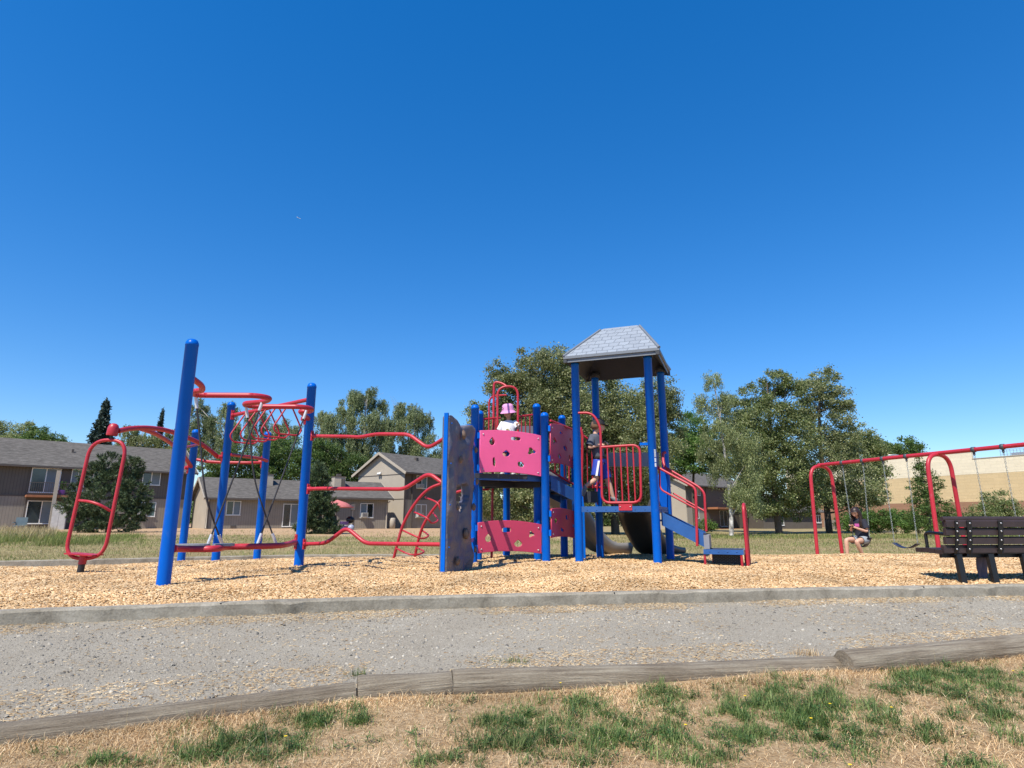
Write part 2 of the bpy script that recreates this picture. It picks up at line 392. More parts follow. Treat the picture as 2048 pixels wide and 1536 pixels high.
def fillet(pts, r, n=6, closed=False):
    pts = [Vector(p) for p in pts]; out = []; m = len(pts)
    for i in range(m):
        if not closed and i in (0, m-1): out.append(pts[i]); continue
        a, b, c = pts[i-1], pts[i], pts[(i+1) % m]
        l1 = (a-b).length; l2 = (c-b).length; rr = min(r, l1*.49, l2*.49)
        p = b+(a-b).normalized()*rr; q = b+(c-b).normalized()*rr
        for k in range(n+1):
            t = k/n; out.append(p*(1-t)**2+b*2*t*(1-t)+q*t*t)
    return out
def catmull(pts, n=8, closed=False):
    pts = [Vector(p) for p in pts]; out = []; m = len(pts)
    g = lambda i: pts[i % m] if closed else pts[max(0, min(m-1, i))]
    for i in range(m if closed else m-1):
        p0, p1, p2, p3 = g(i-1), g(i), g(i+1), g(i+2)
        for k in range(n):
            t = k/n
            out.append(.5*((2*p1)+(p2-p0)*t+(2*p0-5*p1+4*p2-p3)*t*t+(3*p1-p0-3*p2+p3)*t**3))
    if not closed: out.append(pts[-1])
    return out
def tubeobj(name, pts, r, m, parent, n=12): return MB().tube(pts, r, n).build(name, m, parent)

def plate(name, outer, holes, thick, p0, dr, m, parent, bevel=.006):
    """flat plate cut from a sheet: 2D outline (t, z) with holes, stood up in the plane p0 + t*dr"""
    cu = bpy.data.curves.new(name, 'CURVE'); cu.dimensions = '2D'; cu.fill_mode = 'BOTH'
    cu.extrude = thick/2-bevel; cu.bevel_depth = bevel; cu.bevel_resolution = 1
    for loop in [outer]+holes:
        sp = cu.splines.new('POLY'); sp.points.add(len(loop)-1); sp.use_cyclic_u = True
        for q, (x, z) in zip(sp.points, loop): q.co = (x, z, 0, 1)
    o = bpy.data.objects.new(name, cu); col.objects.link(o)
    dg = bpy.context.evaluated_depsgraph_get(); me = bpy.data.meshes.new_from_object(o.evaluated_get(dg))
    bpy.data.objects.remove(o); bpy.data.curves.remove(cu)
    d = Vector((dr[0], dr[1], 0)).normalized(); nn = Vector((dr[1], -dr[0], 0)).normalized()
    mat4 = Matrix(((d.x, 0, nn.x, p0[0]), (d.y, 0, nn.y, p0[1]), (0, 1, 0, 0), (0, 0, 0, 1)))
    me.transform(mat4); me.materials.clear(); me.materials.append(m); me.name = name
    ob = bpy.data.objects.new(name, me); col.objects.link(ob)
    ob.parent = parent; ob.matrix_parent_inverse = parent_inv(parent); return ob
def blob2(cx, cz, w, h, kind, n=16):
    out = []
    for k in range(n):
        a = 2*pi*k/n; x = cos(a); z = sin(a)
        if kind == 'tear':   f = 1-.35*max(0, z)*abs(x)*1.4
        elif kind == 'oval': x = math.copysign(abs(x)**.55, x); z = math.copysign(abs(z)**.7, z); f = 1
        elif kind == 'star': f = .80+.24*cos(3*a+.5)
        else:                f = .92+.12*cos(2*a+1)+.07*cos(5*a)
        out.append((cx+x*w/2*f, cz+z*h/2*f))
    return out

# ------------------------------------------------------------------ terrain
def interp(pts, x):
    xs = [p[0] for p in pts]; ys = [p[1] for p in pts]; return np.interp(x, xs, ys)
NEAR = [(-60, -12), (-12, 2.3), (-6.5, 4.05), (-3.9, 4.8), (-1.43, 5.57), (1.64, 6.15), (5.46, 6.72), (12, 7.3), (60, 8)]
FAR = [(-60, 7), (-20, 9.2), (-9.9, 12.1), (-6.7, 13.5), (-4.9, 14.4), (0, 15.7), (4.9, 16.3), (10.4, 17.2), (14, 16.9), (60, 16)]
LOGL = [(-60, -14), (-9, .2), (-4.5, 1.62), (-2.12, 2.78), (-.84, 3.40), (-.32, 3.52), (.8, 3.72), (1.98, 4.02), (3.6, 4.58), (8, 5.2), (60, 5.8)]
def smooth(a, b, x): t = np.clip((x-a)/(b-a), 0, 1); return t*t*(3-2*t)
def smline(L):
    xs = np.linspace(-60, 60, 1201); ys = interp(L, xs)
    k = np.ones(9)/9; ys2 = np.convolve(np.pad(ys, 4, mode='edge'), k, 'valid'); return lambda x: np.interp(x, xs, ys2)
near_y, far_y, log_y = smline(NEAR), smline(FAR), smline(LOGL)
def bumps(x, y, s, a, seed=0):
    return a*(np.sin(x*s+1.3*seed+np.sin(y*s*.7)*1.3)*np.cos(y*s*1.13+seed)+.5*np.sin(x*s*2.3+y*s*1.9+seed)*np.cos(y*s*2.7-x*s*.6))
def z_chip(x, y):
    n, f = near_y(x), far_y(x); t = (y-n)/(f-n)
    right = smooth(1.5, 6.5, x)
    fall = smooth(.50-.04*right, .93-.17*right, t)
    z = -.06+.06*smooth(0, .10, t) - .045*smooth(-3.5, -6.5, x)*smooth(0, .3, t) - fall*(.24+.15*right)
    return z+bumps(x, y, 1.9, .012, 1)*smooth(0, .08, t)+bumps(x, y, 5.3, .007, 2)
def z_path(x, y):
    l, n = log_y(x), near_y(x); t = (y-l)/(n-l)
    return -.235+.10*np.clip(t, 0, 1)+bumps(x, y, 1.3, .006, 3)
def z_dry(x, y):
    l = log_y(x); return -.27-.02*np.clip(l-y, 0, 3)+bumps(x, y, 2.1, .012, 4)
def z_lawn(x, y):
    r = smooth(-14, 14, x); e = y-far_y(x)
    base = -.19-.17*smooth(-7, 9, x)
    far = -.10-.38*r
    return base+(far-base)*smooth(2, 34, e)+bumps(x, y, .5, .02, 5)*smooth(0, 4, e)
def strip(name, lo, hi, xs, ts, zf, m, drop=0):
    X = np.repeat(xs[:, None], len(ts), 1); Y = lo(X)+(hi(X)-lo(X))*ts[None, :]; Z = zf(X, Y)+drop
    v = np.stack([X, Y, Z], -1).reshape(-1, 3); nx, ny = X.shape
    i = np.arange(nx-1)[:, None]*ny+np.arange(ny-1)[None, :]
    f = np.stack([i, i+ny, i+ny+1, i+1], -1).reshape(-1, 4)
    return mesh_np(name, v, f, m, smooth=True)
xs_f = np.concatenate([np.linspace(-60, -14, 24), np.linspace(-13.5, 13.5, 271), np.linspace(14, 60, 24)])
tag(strip('wood_chip_bed', near_y, lambda x: far_y(x), xs_f, np.linspace(0, 1, 120), z_chip, M['g_chips']), kind='structure')
tag(strip('gravel_path', lambda x: log_y(x)-.02, lambda x: near_y(x)-.10, xs_f, np.linspace(0, 1, 40), z_path, M['g_path']), kind='structure')
tag(strip('dry_grass_verge', lambda x: log_y(x)*0-30, lambda x: log_y(x)+.02, xs_f, np.concatenate([np.linspace(0, .85, 12), np.linspace(.86, 1, 60)]), z_dry, M['g_dry']), kind='structure')
xs_l = np.concatenate([-np.geomspace(900, 62, 16), np.linspace(-60, 60, 121), np.geomspace(62, 900, 16)])
ts_l = np.concatenate([[0], np.geomspace(.0004, 1, 60)])
tag(strip('lawn', lambda x: far_y(x)+.1, lambda x: x*0+1400, xs_l, ts_l, z_lawn, M['g_lawn']), kind='structure')
b = MB(); b.add([(-1500, -600, -1.2), (1500, -600, -1.2), (1500, 1500, -1.2), (-1500, 1500, -1.2)], [(0, 1, 2, 3)])
tag(b.build('ground', M['g_lawn']), kind='structure')

def curb(name, label, L, x0, x1, zt, zb, w, amp=0.004):
    xs = np.arange(x0, x1, .12); pts = [Vector((x, float(L(x)), 0)) for x in xs]; m = MB(); vs = []; fs = []
    prof = [(0, zb), (0, zt-.015), (.012, zt), (w-.012, zt), (w, zt-.015), (w, zb)]; k = len(prof)
    for i, p in enumerate(pts):
        t = (pts[min(i+1, len(pts)-1)]-pts[max(i-1, 0)]).normalized(); nrm = Vector((-t.y, t.x, 0))
        ch = noise.noise(Vector((p.x*3, p.y*3, 2)))
        for j, (a, z) in enumerate(prof):
            e = amp*noise.noise(Vector((p.x*6, j*3.1, z*9)))-(.012 if (ch > .42 and j in (1, 2)) else 0)
            vs.append(p+nrm*(a-w+e)+Vector((0, 0, z(p.x) if callable(z) else z+e)))
    for i in range(len(pts)-1):
        for j in range(k-1): fs.append((i*k+j, (i+1)*k+j, (i+1)*k+j+1, i*k+j+1))
    m.add(vs, fs, False); o = m.build(name, M['conc']); tag(o, label, 'curb'); return o
c1_ = curb('concrete_curb', 'weathered grey concrete curb between the gravel path and the wood chips', near_y, -14, 14, -.035, -.30, .13, .006)
c2_ = curb('concrete_curb', 'thin concrete curb edging the lawn beyond the play equipment', lambda x: far_y(x)+.12, -16, 16, -.15, -.6, .14)
for v in c2_.data.vertices:
    v.co.z += -.18*float(smooth(-7, 9, v.co.x))
# open joints in the near curb
for xj in (-5.6, -2.35, .95, 4.15, 7.3):
    yj = float(near_y(xj)); MB().obox((xj, yj-.065, -.12), (.005, 0, 0), (.002, .0665, 0), (0, 0, .0868)).build('joint_strip', M['blackrub'], c1_)
# logs
def timber(label, a, b, r, seed, sag=.02):
    a = Vector(a); b = Vector(b); L = (b-a).length; n = 44; k = 18; m = MB(); vs = []; fs = []
    t = (b-a).normalized(); side = Vector((-t.y, t.x, 0)).normalized(); up = t.cross(side)*-1
    if up.z < 0: up = -up
    for i in range(n+1):
        s_ = i/n; c = a+(b-a)*s_+side*(.02*sin(s_*pi+seed))
        taper = 1+.08*sin(seed+s_*3.1)
        for j in range(k):
            an = 2*pi*j/k; cr = .0
            nn = noise.noise(Vector((s_*L*1.2, cos(an)*1.4+seed, sin(an)*1.4)))
            crack = -.10 if (abs(an-(.9+.25*sin(s_*5+seed))) < .16 and .15 < (s_*1.7+seed*.37) % 1 < .8) else 0
            rr = r*taper*(1+.07*nn+crack)
            if i in (0, n): rr *= .96
            vs.append(c+side*cos(an)*rr+up*sin(an)*rr)
    for i in range(n):
        for j in range(k): fs.append((i*k+j, i*k+(j+1) % k, (i+1)*k+(j+1) % k, (i+1)*k+j))
    m.add(vs, fs, True); m.add(vs[:k][::-1], [tuple(range(k))]); m.add(vs[-k:], [tuple(range(k))])
    # local x along the timber for the grain
    o = m.build('landscape_timber', M['log'])
    ang = atan2(t.y, t.x); pit = math.asin(max(-1, min(1, t.z)))
    R_ = Matrix.Translation(a) @ Matrix.Rotation(ang, 4, 'Z') @ Matrix.Rotation(-pit, 4, 'Y')
    o.data.transform(R_.inverted()); o.matrix_world = R_
    tag(o, label, 'timber', 'round timbers edging the gravel path'); return o
timber('long weathered round timber at the left end of the path edging', (-4.2, 1.76, -.298), (-.82, 3.40, -.258), .066, 1)
timber('short cracked timber ending in a sawn joint left of the long straight one', (-.80, 3.40, -.254), (-.335, 3.54, -.246), .077, 2)
timber('long straight weathered timber in the middle of the path edging', (-.325, 3.53, -.246), (2.0, 4.05, -.283), .080, 3)
timber('grey timber with a long crack at the right end of the path edging', (2.02, 4.00, -.243), (5.2, 5.02, -.236), .090, 4)

# ------------------------------------------------------------------ play structure
PS = thing('play_structure', 'blue and red playground climbing structure with a grey roofed tower on wood chips', 'playground', (0, 9.5, 0))
def zc(x, y): return float(z_chip(np.array(x), np.array(y)))
def post(x, y, top, r=.0635, m='blue'):
    zb = zc(x, y)-.06
    prof = [(r, zb), (r, top-.075), (r*1.04, top-.074), (r*1.04, top-.055), (r*.98, top-.04), (r*.8, top-.016), (r*.5, top-.004), (.0008, top)]
    return MB().lathe(prof, 24, (x, y, 0)).build('post', M[m], PS)
def gx(px, d, z=0): return (px-1024)/F*(d*cos(TH)+(z-EYE)*sin(TH))
pA = (gx(326, 6.15), 6.15); pP1 = (gx(363, 11), 11.0); pP2 = (gx(431, 10), 10.0); pP3 = (gx(514, 11.2), 11.2); pP4 = (gx(597, 8.6), 8.6)
post(*pA, 2.49); post(*pP1, 2.24); post(*pP2, 2.56); post(*pP3, 2.23); post(*pP4, 2.57)
pP5 = (gx(946, 9.3), 9.3); pP6 = (gx(956, 10.05), 10.05); pP7 = (gx(1076, 9.95), 9.95); pP8 = (gx(1092.5, 9.6), 9.6)
pP9 = (gx(1129, 10.8), 10.8); pP10 = (gx(1013, 11.0), 11.0)
post(*pP5, 2.38); post(*pP6, 2.42); post(*pP7, 2.52); post(*pP8, 2.31); post(*pP9, 2.47); post(*pP10, 2.24)
T1 = (1.03, 9.60); T2 = (2.13, 9.19); T3 = (2.58, 10.22); T4 = (1.50, 10.66)
for t in (T1, T2, T3, T4): post(*t, 3.16)
pQ = (1.09, 10.55); post(pQ[0], pQ[1], 1.70)

def clampband(x, y, z, r=.072, h=.05, m='blue'):
    return MB().lathe([(r-.008, z-h/2), (r, z-h/2), (r, z+h/2), (r-.008, z+h/2)], 20, (x, y, 0))

# snake beam (overhead), ring beam, low beam with foot pads, ropes
Zs = 2.05
sn = [Vector((pA[0]+.03, pA[1]+.02, 2.07))]+[PZ(x, y, Zs) for x, y in [(404, 771), (405, 781), (384, 783), (388, 789), (408, 790.5), (512, 791), (541, 796), (533, 803), (488, 807), (492, 811.5), (515, 813), (604, 813.5), (626, 818), (620, 823), (600, 822.5)]]+[Vector((pP4[0], pP4[1]-.05, 2.03))]
tubeobj('overhead_snake_beam', catmull(fillet(sn, .12, 4), 2), .032, M['red'], PS)
# ring beam z=2.33
rb = [Vector((pP2[0]+.05, pP2[1]-.02, 2.32)), P(490, 822, 9.75), P(520, 815.5, 9.5), P(545, 808, 9.25), P(580, 802, 8.95), Vector((pP4[0]-.04, pP4[1]+.03, 2.33))]
for q in rb: q.z = 2.33
rbc = catmull(rb, 6); RB = tubeobj('ring_beam', rbc, .030, M['red'], PS)
across = Vector((.72, .69, 0)).normalized()
for (px, ww, hh) in ((493, .44, .47), (514, .44, .46), (536, .43, .46), (557, .42, .45), (579, .41, .44)):
    c = min(rbc, key=lambda q: abs(1024+q.x/((q.y*cos(TH))+(q.z-EYE)*sin(TH))*F-px))
    ap = c+Vector((0, 0, -.03)); 
    lp = [ap-across*.03, ap-across*ww*.54+Vector((0, 0, -hh*.80)), ap-across*ww*.40+Vector((0, 0, -hh)), ap+across*ww*.40+Vector((0, 0, -hh)), ap+across*ww*.54+Vector((0, 0, -hh*.80)), ap+across*.03]
    MB().tube(fillet(lp, .13, 5), .0125, 8).build('grab_ring', M['red'], PS)
# brackets
def bracket(x, y, z, toward, m='red', h=.16):
    d = (Vector(toward)-Vector((x, y, z))); d.z = 0; d.normalize()
    b = MB(); c = Vector((x, y, z))+d*.068; s = Vector((-d.y, d.x, 0))
    b.obox(c, d*.008, s*.028, Vector((0, 0, h/2)))
    b.tube([c, c+d*.05], [.036, .030], 10)
    for dz in (-h*.36, h*.36): b.sphere(c+d*.010+Vector((0, 0, dz)), .012, n=6, m=4)
    return b.build('bracket', M[m], PS)
bracket(pP2[0], pP2[1], 2.33, rb[1]); bracket(pP4[0], pP4[1], 2.03, (pP4[0]-1, pP4[1]-.8, 0))
# second-level beams to the back posts
tubeobj('arched_arm', catmull([P(236, 862, 7.9), P(262, 857, 8.15), P(300, 856, 8.5), P(344, 864, 9.0), P(400, 887, 9.6), P(436, 914, 9.98)], 6), .034, M['red'], PS)
tubeobj('arched_arm', catmull([P(282, 857, 8.35), P(312, 868, 8.9), P(341, 886, 9.7), P(365, 908, 10.4), P(382, 933, 10.95)], 6), .034, M['red'], PS)
bracket(pP2[0], pP2[1], P(436, 914, 9.98).z, (pP2[0]-1, pP2[1]-.8, 0)); bracket(pP1[0], pP1[1], P(384, 936, 11).z, (pP1[0]-1, pP1[1]-1, 0), h=.2)
tubeobj('cross_beam', fillet([P(394, 919, 11), P(412, 923, 11), P(444, 925, 11.05), P(500, 925.5, 11.1), P(530, 925, 11.2)], .1), .027, M['red'], PS)
tubeobj('cross_beam', fillet([P(460, 909, 10), P(490, 913, 10.4), P(520, 917, 10.9), P(534, 922, 11.15)], .1), .027, M['red'], PS)
tubeobj('cross_beam', [P(366, 896, 9.2), P(396, 889, 11)], .02, M['red'], PS)
bracket(pP3[0], pP3[1], P(534, 924, 11.2).z, (pP3[0]-1, pP3[1]-.3, 0), h=.22)
# low beam
Zl = .33
lb = [Vector((pA[0]+.05, pA[1]+.02, .345)), PZ(380, 1098, Zl), PZ(430, 1097.5, Zl), PZ(455, 1094, Zl), PZ(500, 1093, Zl), PZ(552, 1091.5, Zl), PZ(575, 1088.5, Zl), Vector((pP4[0]-.05, pP4[1]-.05, .33))]
tubeobj('low_balance_beam', catmull(lb, 5), [.040]*1+[.034]*(5*7), M['red'], PS)
bracket(pP4[0], pP4[1], .33, (pP4[0]-1, pP4[1]-1, 0), h=.2)
b = MB()
for (x0, x1, yy) in ((352, 420, 1090.0), (428, 468, 1089.5)):
    a0 = PZ(x0, yy, .36); a1 = PZ(x1, yy, .36); mid = (a0+a1)/2; hx = (a1-a0)/2; dy = Vector((-hx.y, hx.x, 0)).normalized()*.10
    o_ = []
    pts = [mid+hx*cos(t)*1.0+dy*sin(t) for t in np.linspace(0, 2*pi, 20, endpoint=False)]
    vs = [p+Vector((0, 0, -.012)) for p in pts]+[p+Vector((0, 0, .012)) for p in pts]
    MB().add(vs, [tuple(range(19, -1, -1)), tuple(range(20, 40))]+[(i, (i+1) % 20, 20+(i+1) % 20, 20+i) for i in range(20)]).build('foot_plate', M['greyplas'], PS)
# ropes: black cables with pale ferrules
def rope(a, b_, mid, hang):
    a = Vector(a); b_ = Vector(b_); mid = Vector(mid)
    pts = catmull([a, (a*.62+mid*.38)+Vector((0, 0, -.01)), mid, b_], 8) if hang else [a, b_]
    o = MB().tube(pts, .0105, 8).build('rope', M['cable'], PS)
    d0 = (pts[1]-pts[0]).normalized(); d1 = (pts[-2]-pts[-1]).normalized()
    for p, d in ((a, d0), (b_, d1)):
        f_ = MB().tube([p-d*.03, p+d*.10], .019, 10).build('ferrule', M['aluw'], o)
    return o
rope(P(392, 800, 6.95), P(443, 1085, 7.4), P(412, 990, 7.1), True)
rope(P(524, 806, 7.35), P(417, 1086, 7.2), P(470, 950, 7.3), False)
rope(P(493, 820, 7.6), P(550, 1082, 7.9), P(512, 970, 7.7), True)
rope(P(612, 824, 7.95), P(517, 1083, 7.7), P(560, 950, 7.8), False)

# tilted spinner on the left
sp_ = PS
SPd = 7.85
cap = P(226, 860, SPd)
ax = (P(226, 860, SPd)-P(163, 1128, SPd)).normalized()
rotm = Vector((0, 0, 1)).rotation_difference(ax).to_matrix()
SPN = MB().lathe([(.062, -.075), (.066, -.06), (.064, .03), (.05, .068), (.025, .085), (.001, .088)], 20, cap, rotm).build('spinner_hub', M['red'], PS)
loop = [P(x, y, SPd) for x, y in ((190, 880), (250, 880), (253, 905), (236, 985), (214, 1085), (196, 1116), (150, 1116), (134, 1096), (139, 1070), (160, 985), (178, 905))]
lpp = [P(183, 880, SPd), P(255, 880, SPd), P(207, 1117, SPd), P(128, 1117, SPd)]
MB().tube(fillet(lpp, .22, 8, True), .0225, 10, closed=True).build('spinner_frame', M['red'], PS)
tubeobj('spinner_handle', catmull([P(158, 1001, SPd), P(178, 1003, SPd-.08), P(200, 1010, SPd-.08), P(221, 1022, SPd)], 5), .017, M['red'], PS)
b = MB(); c = P(168, 1108.5, SPd); b.obox(c, Vector((.175, 0, -.012)), (0, .11, 0), (0, 0, .008)); b.build('spinner_foot_plate', M['red'], PS)
MB().tube([P(168, 1110, SPd), P(164, 1128, SPd)], .045, 12).build('spinner_bracket', M['red'], PS)
MB().tube([P(164, 1127, SPd), P(159, 1150, SPd)], .038, 12).build('spinner_base', M['blackrub'], PS)
MB().tube([P(224, 866, SPd), P(223, 879, SPd)], .014, 8).build('spinner_spindle', M['blackrub'], PS)

# wavy rails between the left frame and the climbing wall
E0 = Vector((-.82, 7.48, 0)); E1 = Vector((-.565, 8.28, 0))
def rail(pts, dr0, dr1, r=.026):
    n = len(pts); x0 = pts[0][0]; x1 = pts[-1][0]
    return tubeobj('wavy_rail', fillet([P(x, y, dr0+(dr1-dr0)*(x-x0)/(x1-x0)) for x, y in pts], .10, 7), r, M['red'], PS)
rail([(628, 872), (700, 873), (719, 874.5), (752, 868), (818, 868.5), (856, 897), (893, 874)], 8.55, 7.5, .024)
rail([(618, 978), (640, 977), (808, 978.5), (858, 946), (893, 972)], 8.55, 7.5, .025)
rail([(608, 1088), (652, 1086.5), (693, 1055), (731, 1087), (889, 1089)], 8.55, 7.5, .026)
for z_ in (P(628, 872, 8.6).z, P(618, 978, 8.6).z, P(608, 1088, 8.6).z): bracket(pP4[0], pP4[1], z_, (pP4[0]+1, pP4[1]-.3, 0), h=.14)

# climbing wall with blue channels
def climbing_wall():
    u = (E1-E0); L = u.length; u = u.normalized(); nn = Vector((u.y, -u.x, 0)).normalized(); H = 1.90
    NU, NV = 26, 66; T = .05
    hu = (.30, .74); hz = (.80, 1.15)
    def pos(i, j, back):
        s_ = i/NU; z = j/NV
        top = H-.02-.05*s_+.035*sin(s_*9)+.03*noise.noise(Vector((s_*5, 0, 3)))
        zb = -.08
        zz = zb+(top-zb)*z
        rel = noise.noise(Vector((s_*3.2, zz*3.6, 5)))*.05+noise.noise(Vector((s_*8, zz*9, 1)))*.018
        rgt = 1+.03*noise.noise(Vector((zz*2.4, 7, 1)))
        if s_ < .02: rel = 0
        p = E0+u*(s_*L*rgt)+nn*((.045+rel) if not back else -T)
        return Vector((p.x, p.y, zz))
    dead = set()
    for i in range(NU):
        for j in range(NV):
            s_ = (i+.5)/NU; z = -.08+(j+.5)/NV*2.0
            if hu[0] < s_ < hu[1]+.04*sin(z*20) and hz[0]+.03*sin(s_*20) < z < hz[1]-.25*abs(s_-.62): dead.add((i, j))
    W1 = NV+1; vs = [pos(i, j, b_) for b_ in (0, 1) for i in range(NU+1) for j in range(NV+1)]; off = (NU+1)*W1; fs = []
    alive = lambda i, j: 0 <= i < NU and 0 <= j < NV and (i, j) not in dead
    for i in range(NU):
        for j in range(NV):
            if not alive(i, j): continue
            a, b_, c, d = i*W1+j, (i+1)*W1+j, (i+1)*W1+j+1, i*W1+j+1
            fs.append((a, b_, c, d)); fs.append((off+d, off+c, off+b_, off+a))
            for (di, dj, e) in ((-1, 0, (d, a)), (1, 0, (b_, c)), (0, -1, (a, b_)), (0, 1, (c, d))):
                if not alive(i+di, j+dj): fs.append((e[1], e[0], e[0]+off, e[1]+off))
    m = MB(); m.add(vs, fs, True); w = m.build('climbing_wall', M['rock'], PS)
    for (px, py, rr) in ((918, 870, .05), (912, 919, .042), (943, 900, .034), (945, 963, .036), (938, 1014, .042), (906, 1014, .034), (922, 1067, .06), (941, 1099, .035), (905, 1122, .045)):
        t, z = on_plane(px, py, E0, u); c = E0+u*t+nn*.06; c.z = z
        h = MB(); vs = []; n_, m_ = 10, 6
        for a in range(m_+1):
            for k in range(n_):
                th = pi/2*a/m_; ph = 2*pi*k/n_
                q = rr*(1+.25*noise.noise(Vector((cos(ph)*2+px, sin(ph)*2, a*.6))))
                vs.append(c+u*cos(ph)*cos(th)*q+Vector((0, 0, sin(ph)*cos(th)*q*1.25))+nn*sin(th)*q*.8)
        h.add(vs, [(a*n_+k, a*n_+(k+1) % n_, (a+1)*n_+(k+1) % n_, (a+1)*n_+k) for a in range(m_) for k in range(n_)], True)
        h.build('climbing_hold', M['hold'], w)
    ch = MB(); c0 = E0+nn*.0
    ch.obox((c0.x, c0.y, .93), nn*.026, u*.014, (0, 0, 1.0))
    for z_ in (.3, .8, 1.3, 1.8): ch.sphere(c0+nn*.06+u*.035+Vector((0, 0, z_)), .010, n=6, m=4)
    ch.build('wall_channel', M['blue'], PS)
    ch = MB(); ch.obox((E1.x-nn.x*.03, E1.y-nn.y*.03, .93), nn*.03, u*.015, (0, 0, .98)); ch.build('wall_channel', M['blue'], PS)
    for z_ in (.35, 1.1, 1.7): MB().bar((E1.x, E1.y, z_), (pP5[0], pP5[1], z_), .04, .05).build('wall_strut', M['blue'], PS)
climbing_wall()

# pink hole panels
def cpx(x, y): return (870+x*.2865, 740+y*.2865)
def panel(corners, holes, p0, p1, label=None, mt='pink'):
    p0 = Vector((p0[0], p0[1], 0)); dr = Vector((p1[0]-p0[0], p1[1]-p0[1], 0)).normalized()
    C_ = [Vector((*on_plane(*cpx(*c), p0, dr), 0)) for c in corners]   # TL, TM, TR, BR, BM, BL
    def arc(a, m_, b_, n=14):
        out = []
        for k in range(n+1):
            t = k/n; ctrl = 2*m_-(a+b_)/2; q = a*(1-t)**2+ctrl*2*t*(1-t)+b_*t*t; out.append(q)
        return out
    TL, TM, TR, BR, BM, BL = C_
    # corners rounded a little
    top = arc(TL, TM, TR); bot = arc(BR, BM, BL)
    outl = [(q.x, q.y) for q in top+bot]
    hs = []
    for (cx, cy, w, h, k) in holes:
        t, z = on_plane(*cpx(cx, cy), p0, dr); t1, _ = on_plane(*cpx(cx-w/2*1.15, cy), p0, dr); t2, _ = on_plane(*cpx(cx+w/2*1.15, cy), p0, dr)
        _, z1 = on_plane(*cpx(cx, cy+h/2*1.1), p0, dr); _, z2 = on_plane(*cpx(cx, cy-h/2*1.1), p0, dr)
        hs.append(blob2(t, z, t2-t1, z2-z1, k))
    o = plate('hole_panel', outl, hs, .022, p0, dr, M[mt], PS, .005)
    if label: o['label'] = label
    nn = Vector((dr.y, -dr.x, 0))
    for q, sx, sz in ((TL, .05, -.05), (TR, -.05, -.05), (BR, -.05, .05), (BL, .05, .05)):
        c = p0+dr*(q.x+sx)+nn*.012; c.z = q.y+sz
        MB().sphere(c, .013, n=8, m=5).build('panel_bolt', M['bolt'], o)
        # blue mounting clamps behind, at the panel edge
    for q, sg in ((TL, -1), (TR, 1), (BR, 1), (BL, -1)):
        c = p0+dr*(q.x+.012*sg)+Vector((0, 0, 0)); c.z = q.y+(-.07 if q in (TL, TR) else .07)
        MB().obox(c-nn*.01, dr*.022, nn*.018, (0, 0, .045)).build('panel_clamp', M['blue'], PS)
PF0 = (-.505, 9.17); PF1 = (.51, 9.62)
panel([(315, 425), (530, 427), (738, 460), (738, 742), (530, 714), (312, 715)],
      [(398, 497, 38, 56, 'tear'), (563, 480, 62, 26, 'oval'), (496, 582, 50, 46, 'tear'), (412, 643, 22, 74, 'blob'), (672, 568, 58, 54, 'star'), (598, 660, 42, 46, 'blob')], PF0, PF1, 'upper pink panel with cut-out holes, facing front')
panel([(300, 1068), (515, 1052), (740, 1080), (740, 1280), (520, 1262), (300, 1278)],
      [(371, 1172, 42, 58, 'tear'), (498, 1116, 58, 34, 'oval'), (672, 1147, 42, 50, 'star'), (580, 1210, 52, 50, 'tear')], PF0, PF1, 'lower pink panel with four cut-out holes, facing front', 'pink2')
PR0 = (.62, 9.56); PR1 = (1.09, 10.62)
panel([(805, 378), (895, 388), (975, 435), (975, 695), (895, 657), (805, 650)],
      [(877, 438, 16, 20, 'oval'), (832, 493, 24, 48, 'star'), (942, 493, 12, 40, 'blob'), (905, 545, 22, 40, 'blob'), (866, 600, 20, 38, 'tear'), (937, 617, 12, 50, 'blob')], PR0, PR1, 'upper pink panel on the shaded right side', 'pink2')
panel([(812, 970), (900, 968), (985, 995), (988, 1178), (905, 1160), (812, 1170)],
      [(843, 1050, 24, 46, 'tear'), (918, 1028, 18, 34, 'oval'), (962, 1085, 12, 46, 'blob'), (886, 1115, 22, 34, 'blob')], PR0, PR1, 'lower pink panel on the shaded right side', 'pink2')

# decks
def deck(name, poly, z, th=.07):
    vs = [Vector((x, y, z-th)) for x, y in poly]+[Vector((x, y, z)) for x, y in poly]; n = len(poly)
    d = MB().add(vs, [tuple(range(n))[::-1], tuple(range(n, 2*n))]+[(i, (i+1) % n, n+(i+1) % n, n+i) for i in range(n)]).build(name, M['darkdeck'], PS)
    return d
def deck_edge(a, b_, z, h=.09, parent=None):
    e = MB().bar((a[0], a[1], z-h/2+.004), (b_[0], b_[1], z-h/2+.004), .03, h)
    for k in range(1, 8):
        q = Vector((a[0], a[1], z-h*.55)).lerp(Vector((b_[0], b_[1], z-h*.55)), k/8); d = Vector((b_[0]-a[0], b_[1]-a[1], 0)).normalized(); nn = Vector((d.y, -d.x, 0))
        e.sphere(q+nn*.016, .009, n=6, m=4)
    return e.build('deck_edge', M['bluedeck'], parent)
D1 = deck('deck', [(-.56, 9.22), (.44, 9.68), (.60, 9.75), (.98, 10.6), (.86, 10.9), (-.08, 10.98), (-.58, 10.1)], 1.31)
deck_edge((-.58, 9.24), (.50, 9.72), 1.31, .10, D1); deck_edge((.60, 9.72), (1.0, 10.6), 1.31, .10, D1)
MB().bar((-.5, 9.5, 1.18), (.75, 10.6, 1.18), .03, .10).build('joist', M['blackrub'], D1)
MB().bar((.45, 9.8, 1.18), (-.45, 10.2, 1.18), .03, .10).build('joist', M['blackrub'], D1)
D2 = deck('deck', [T1, T2, T3, T4], .82)
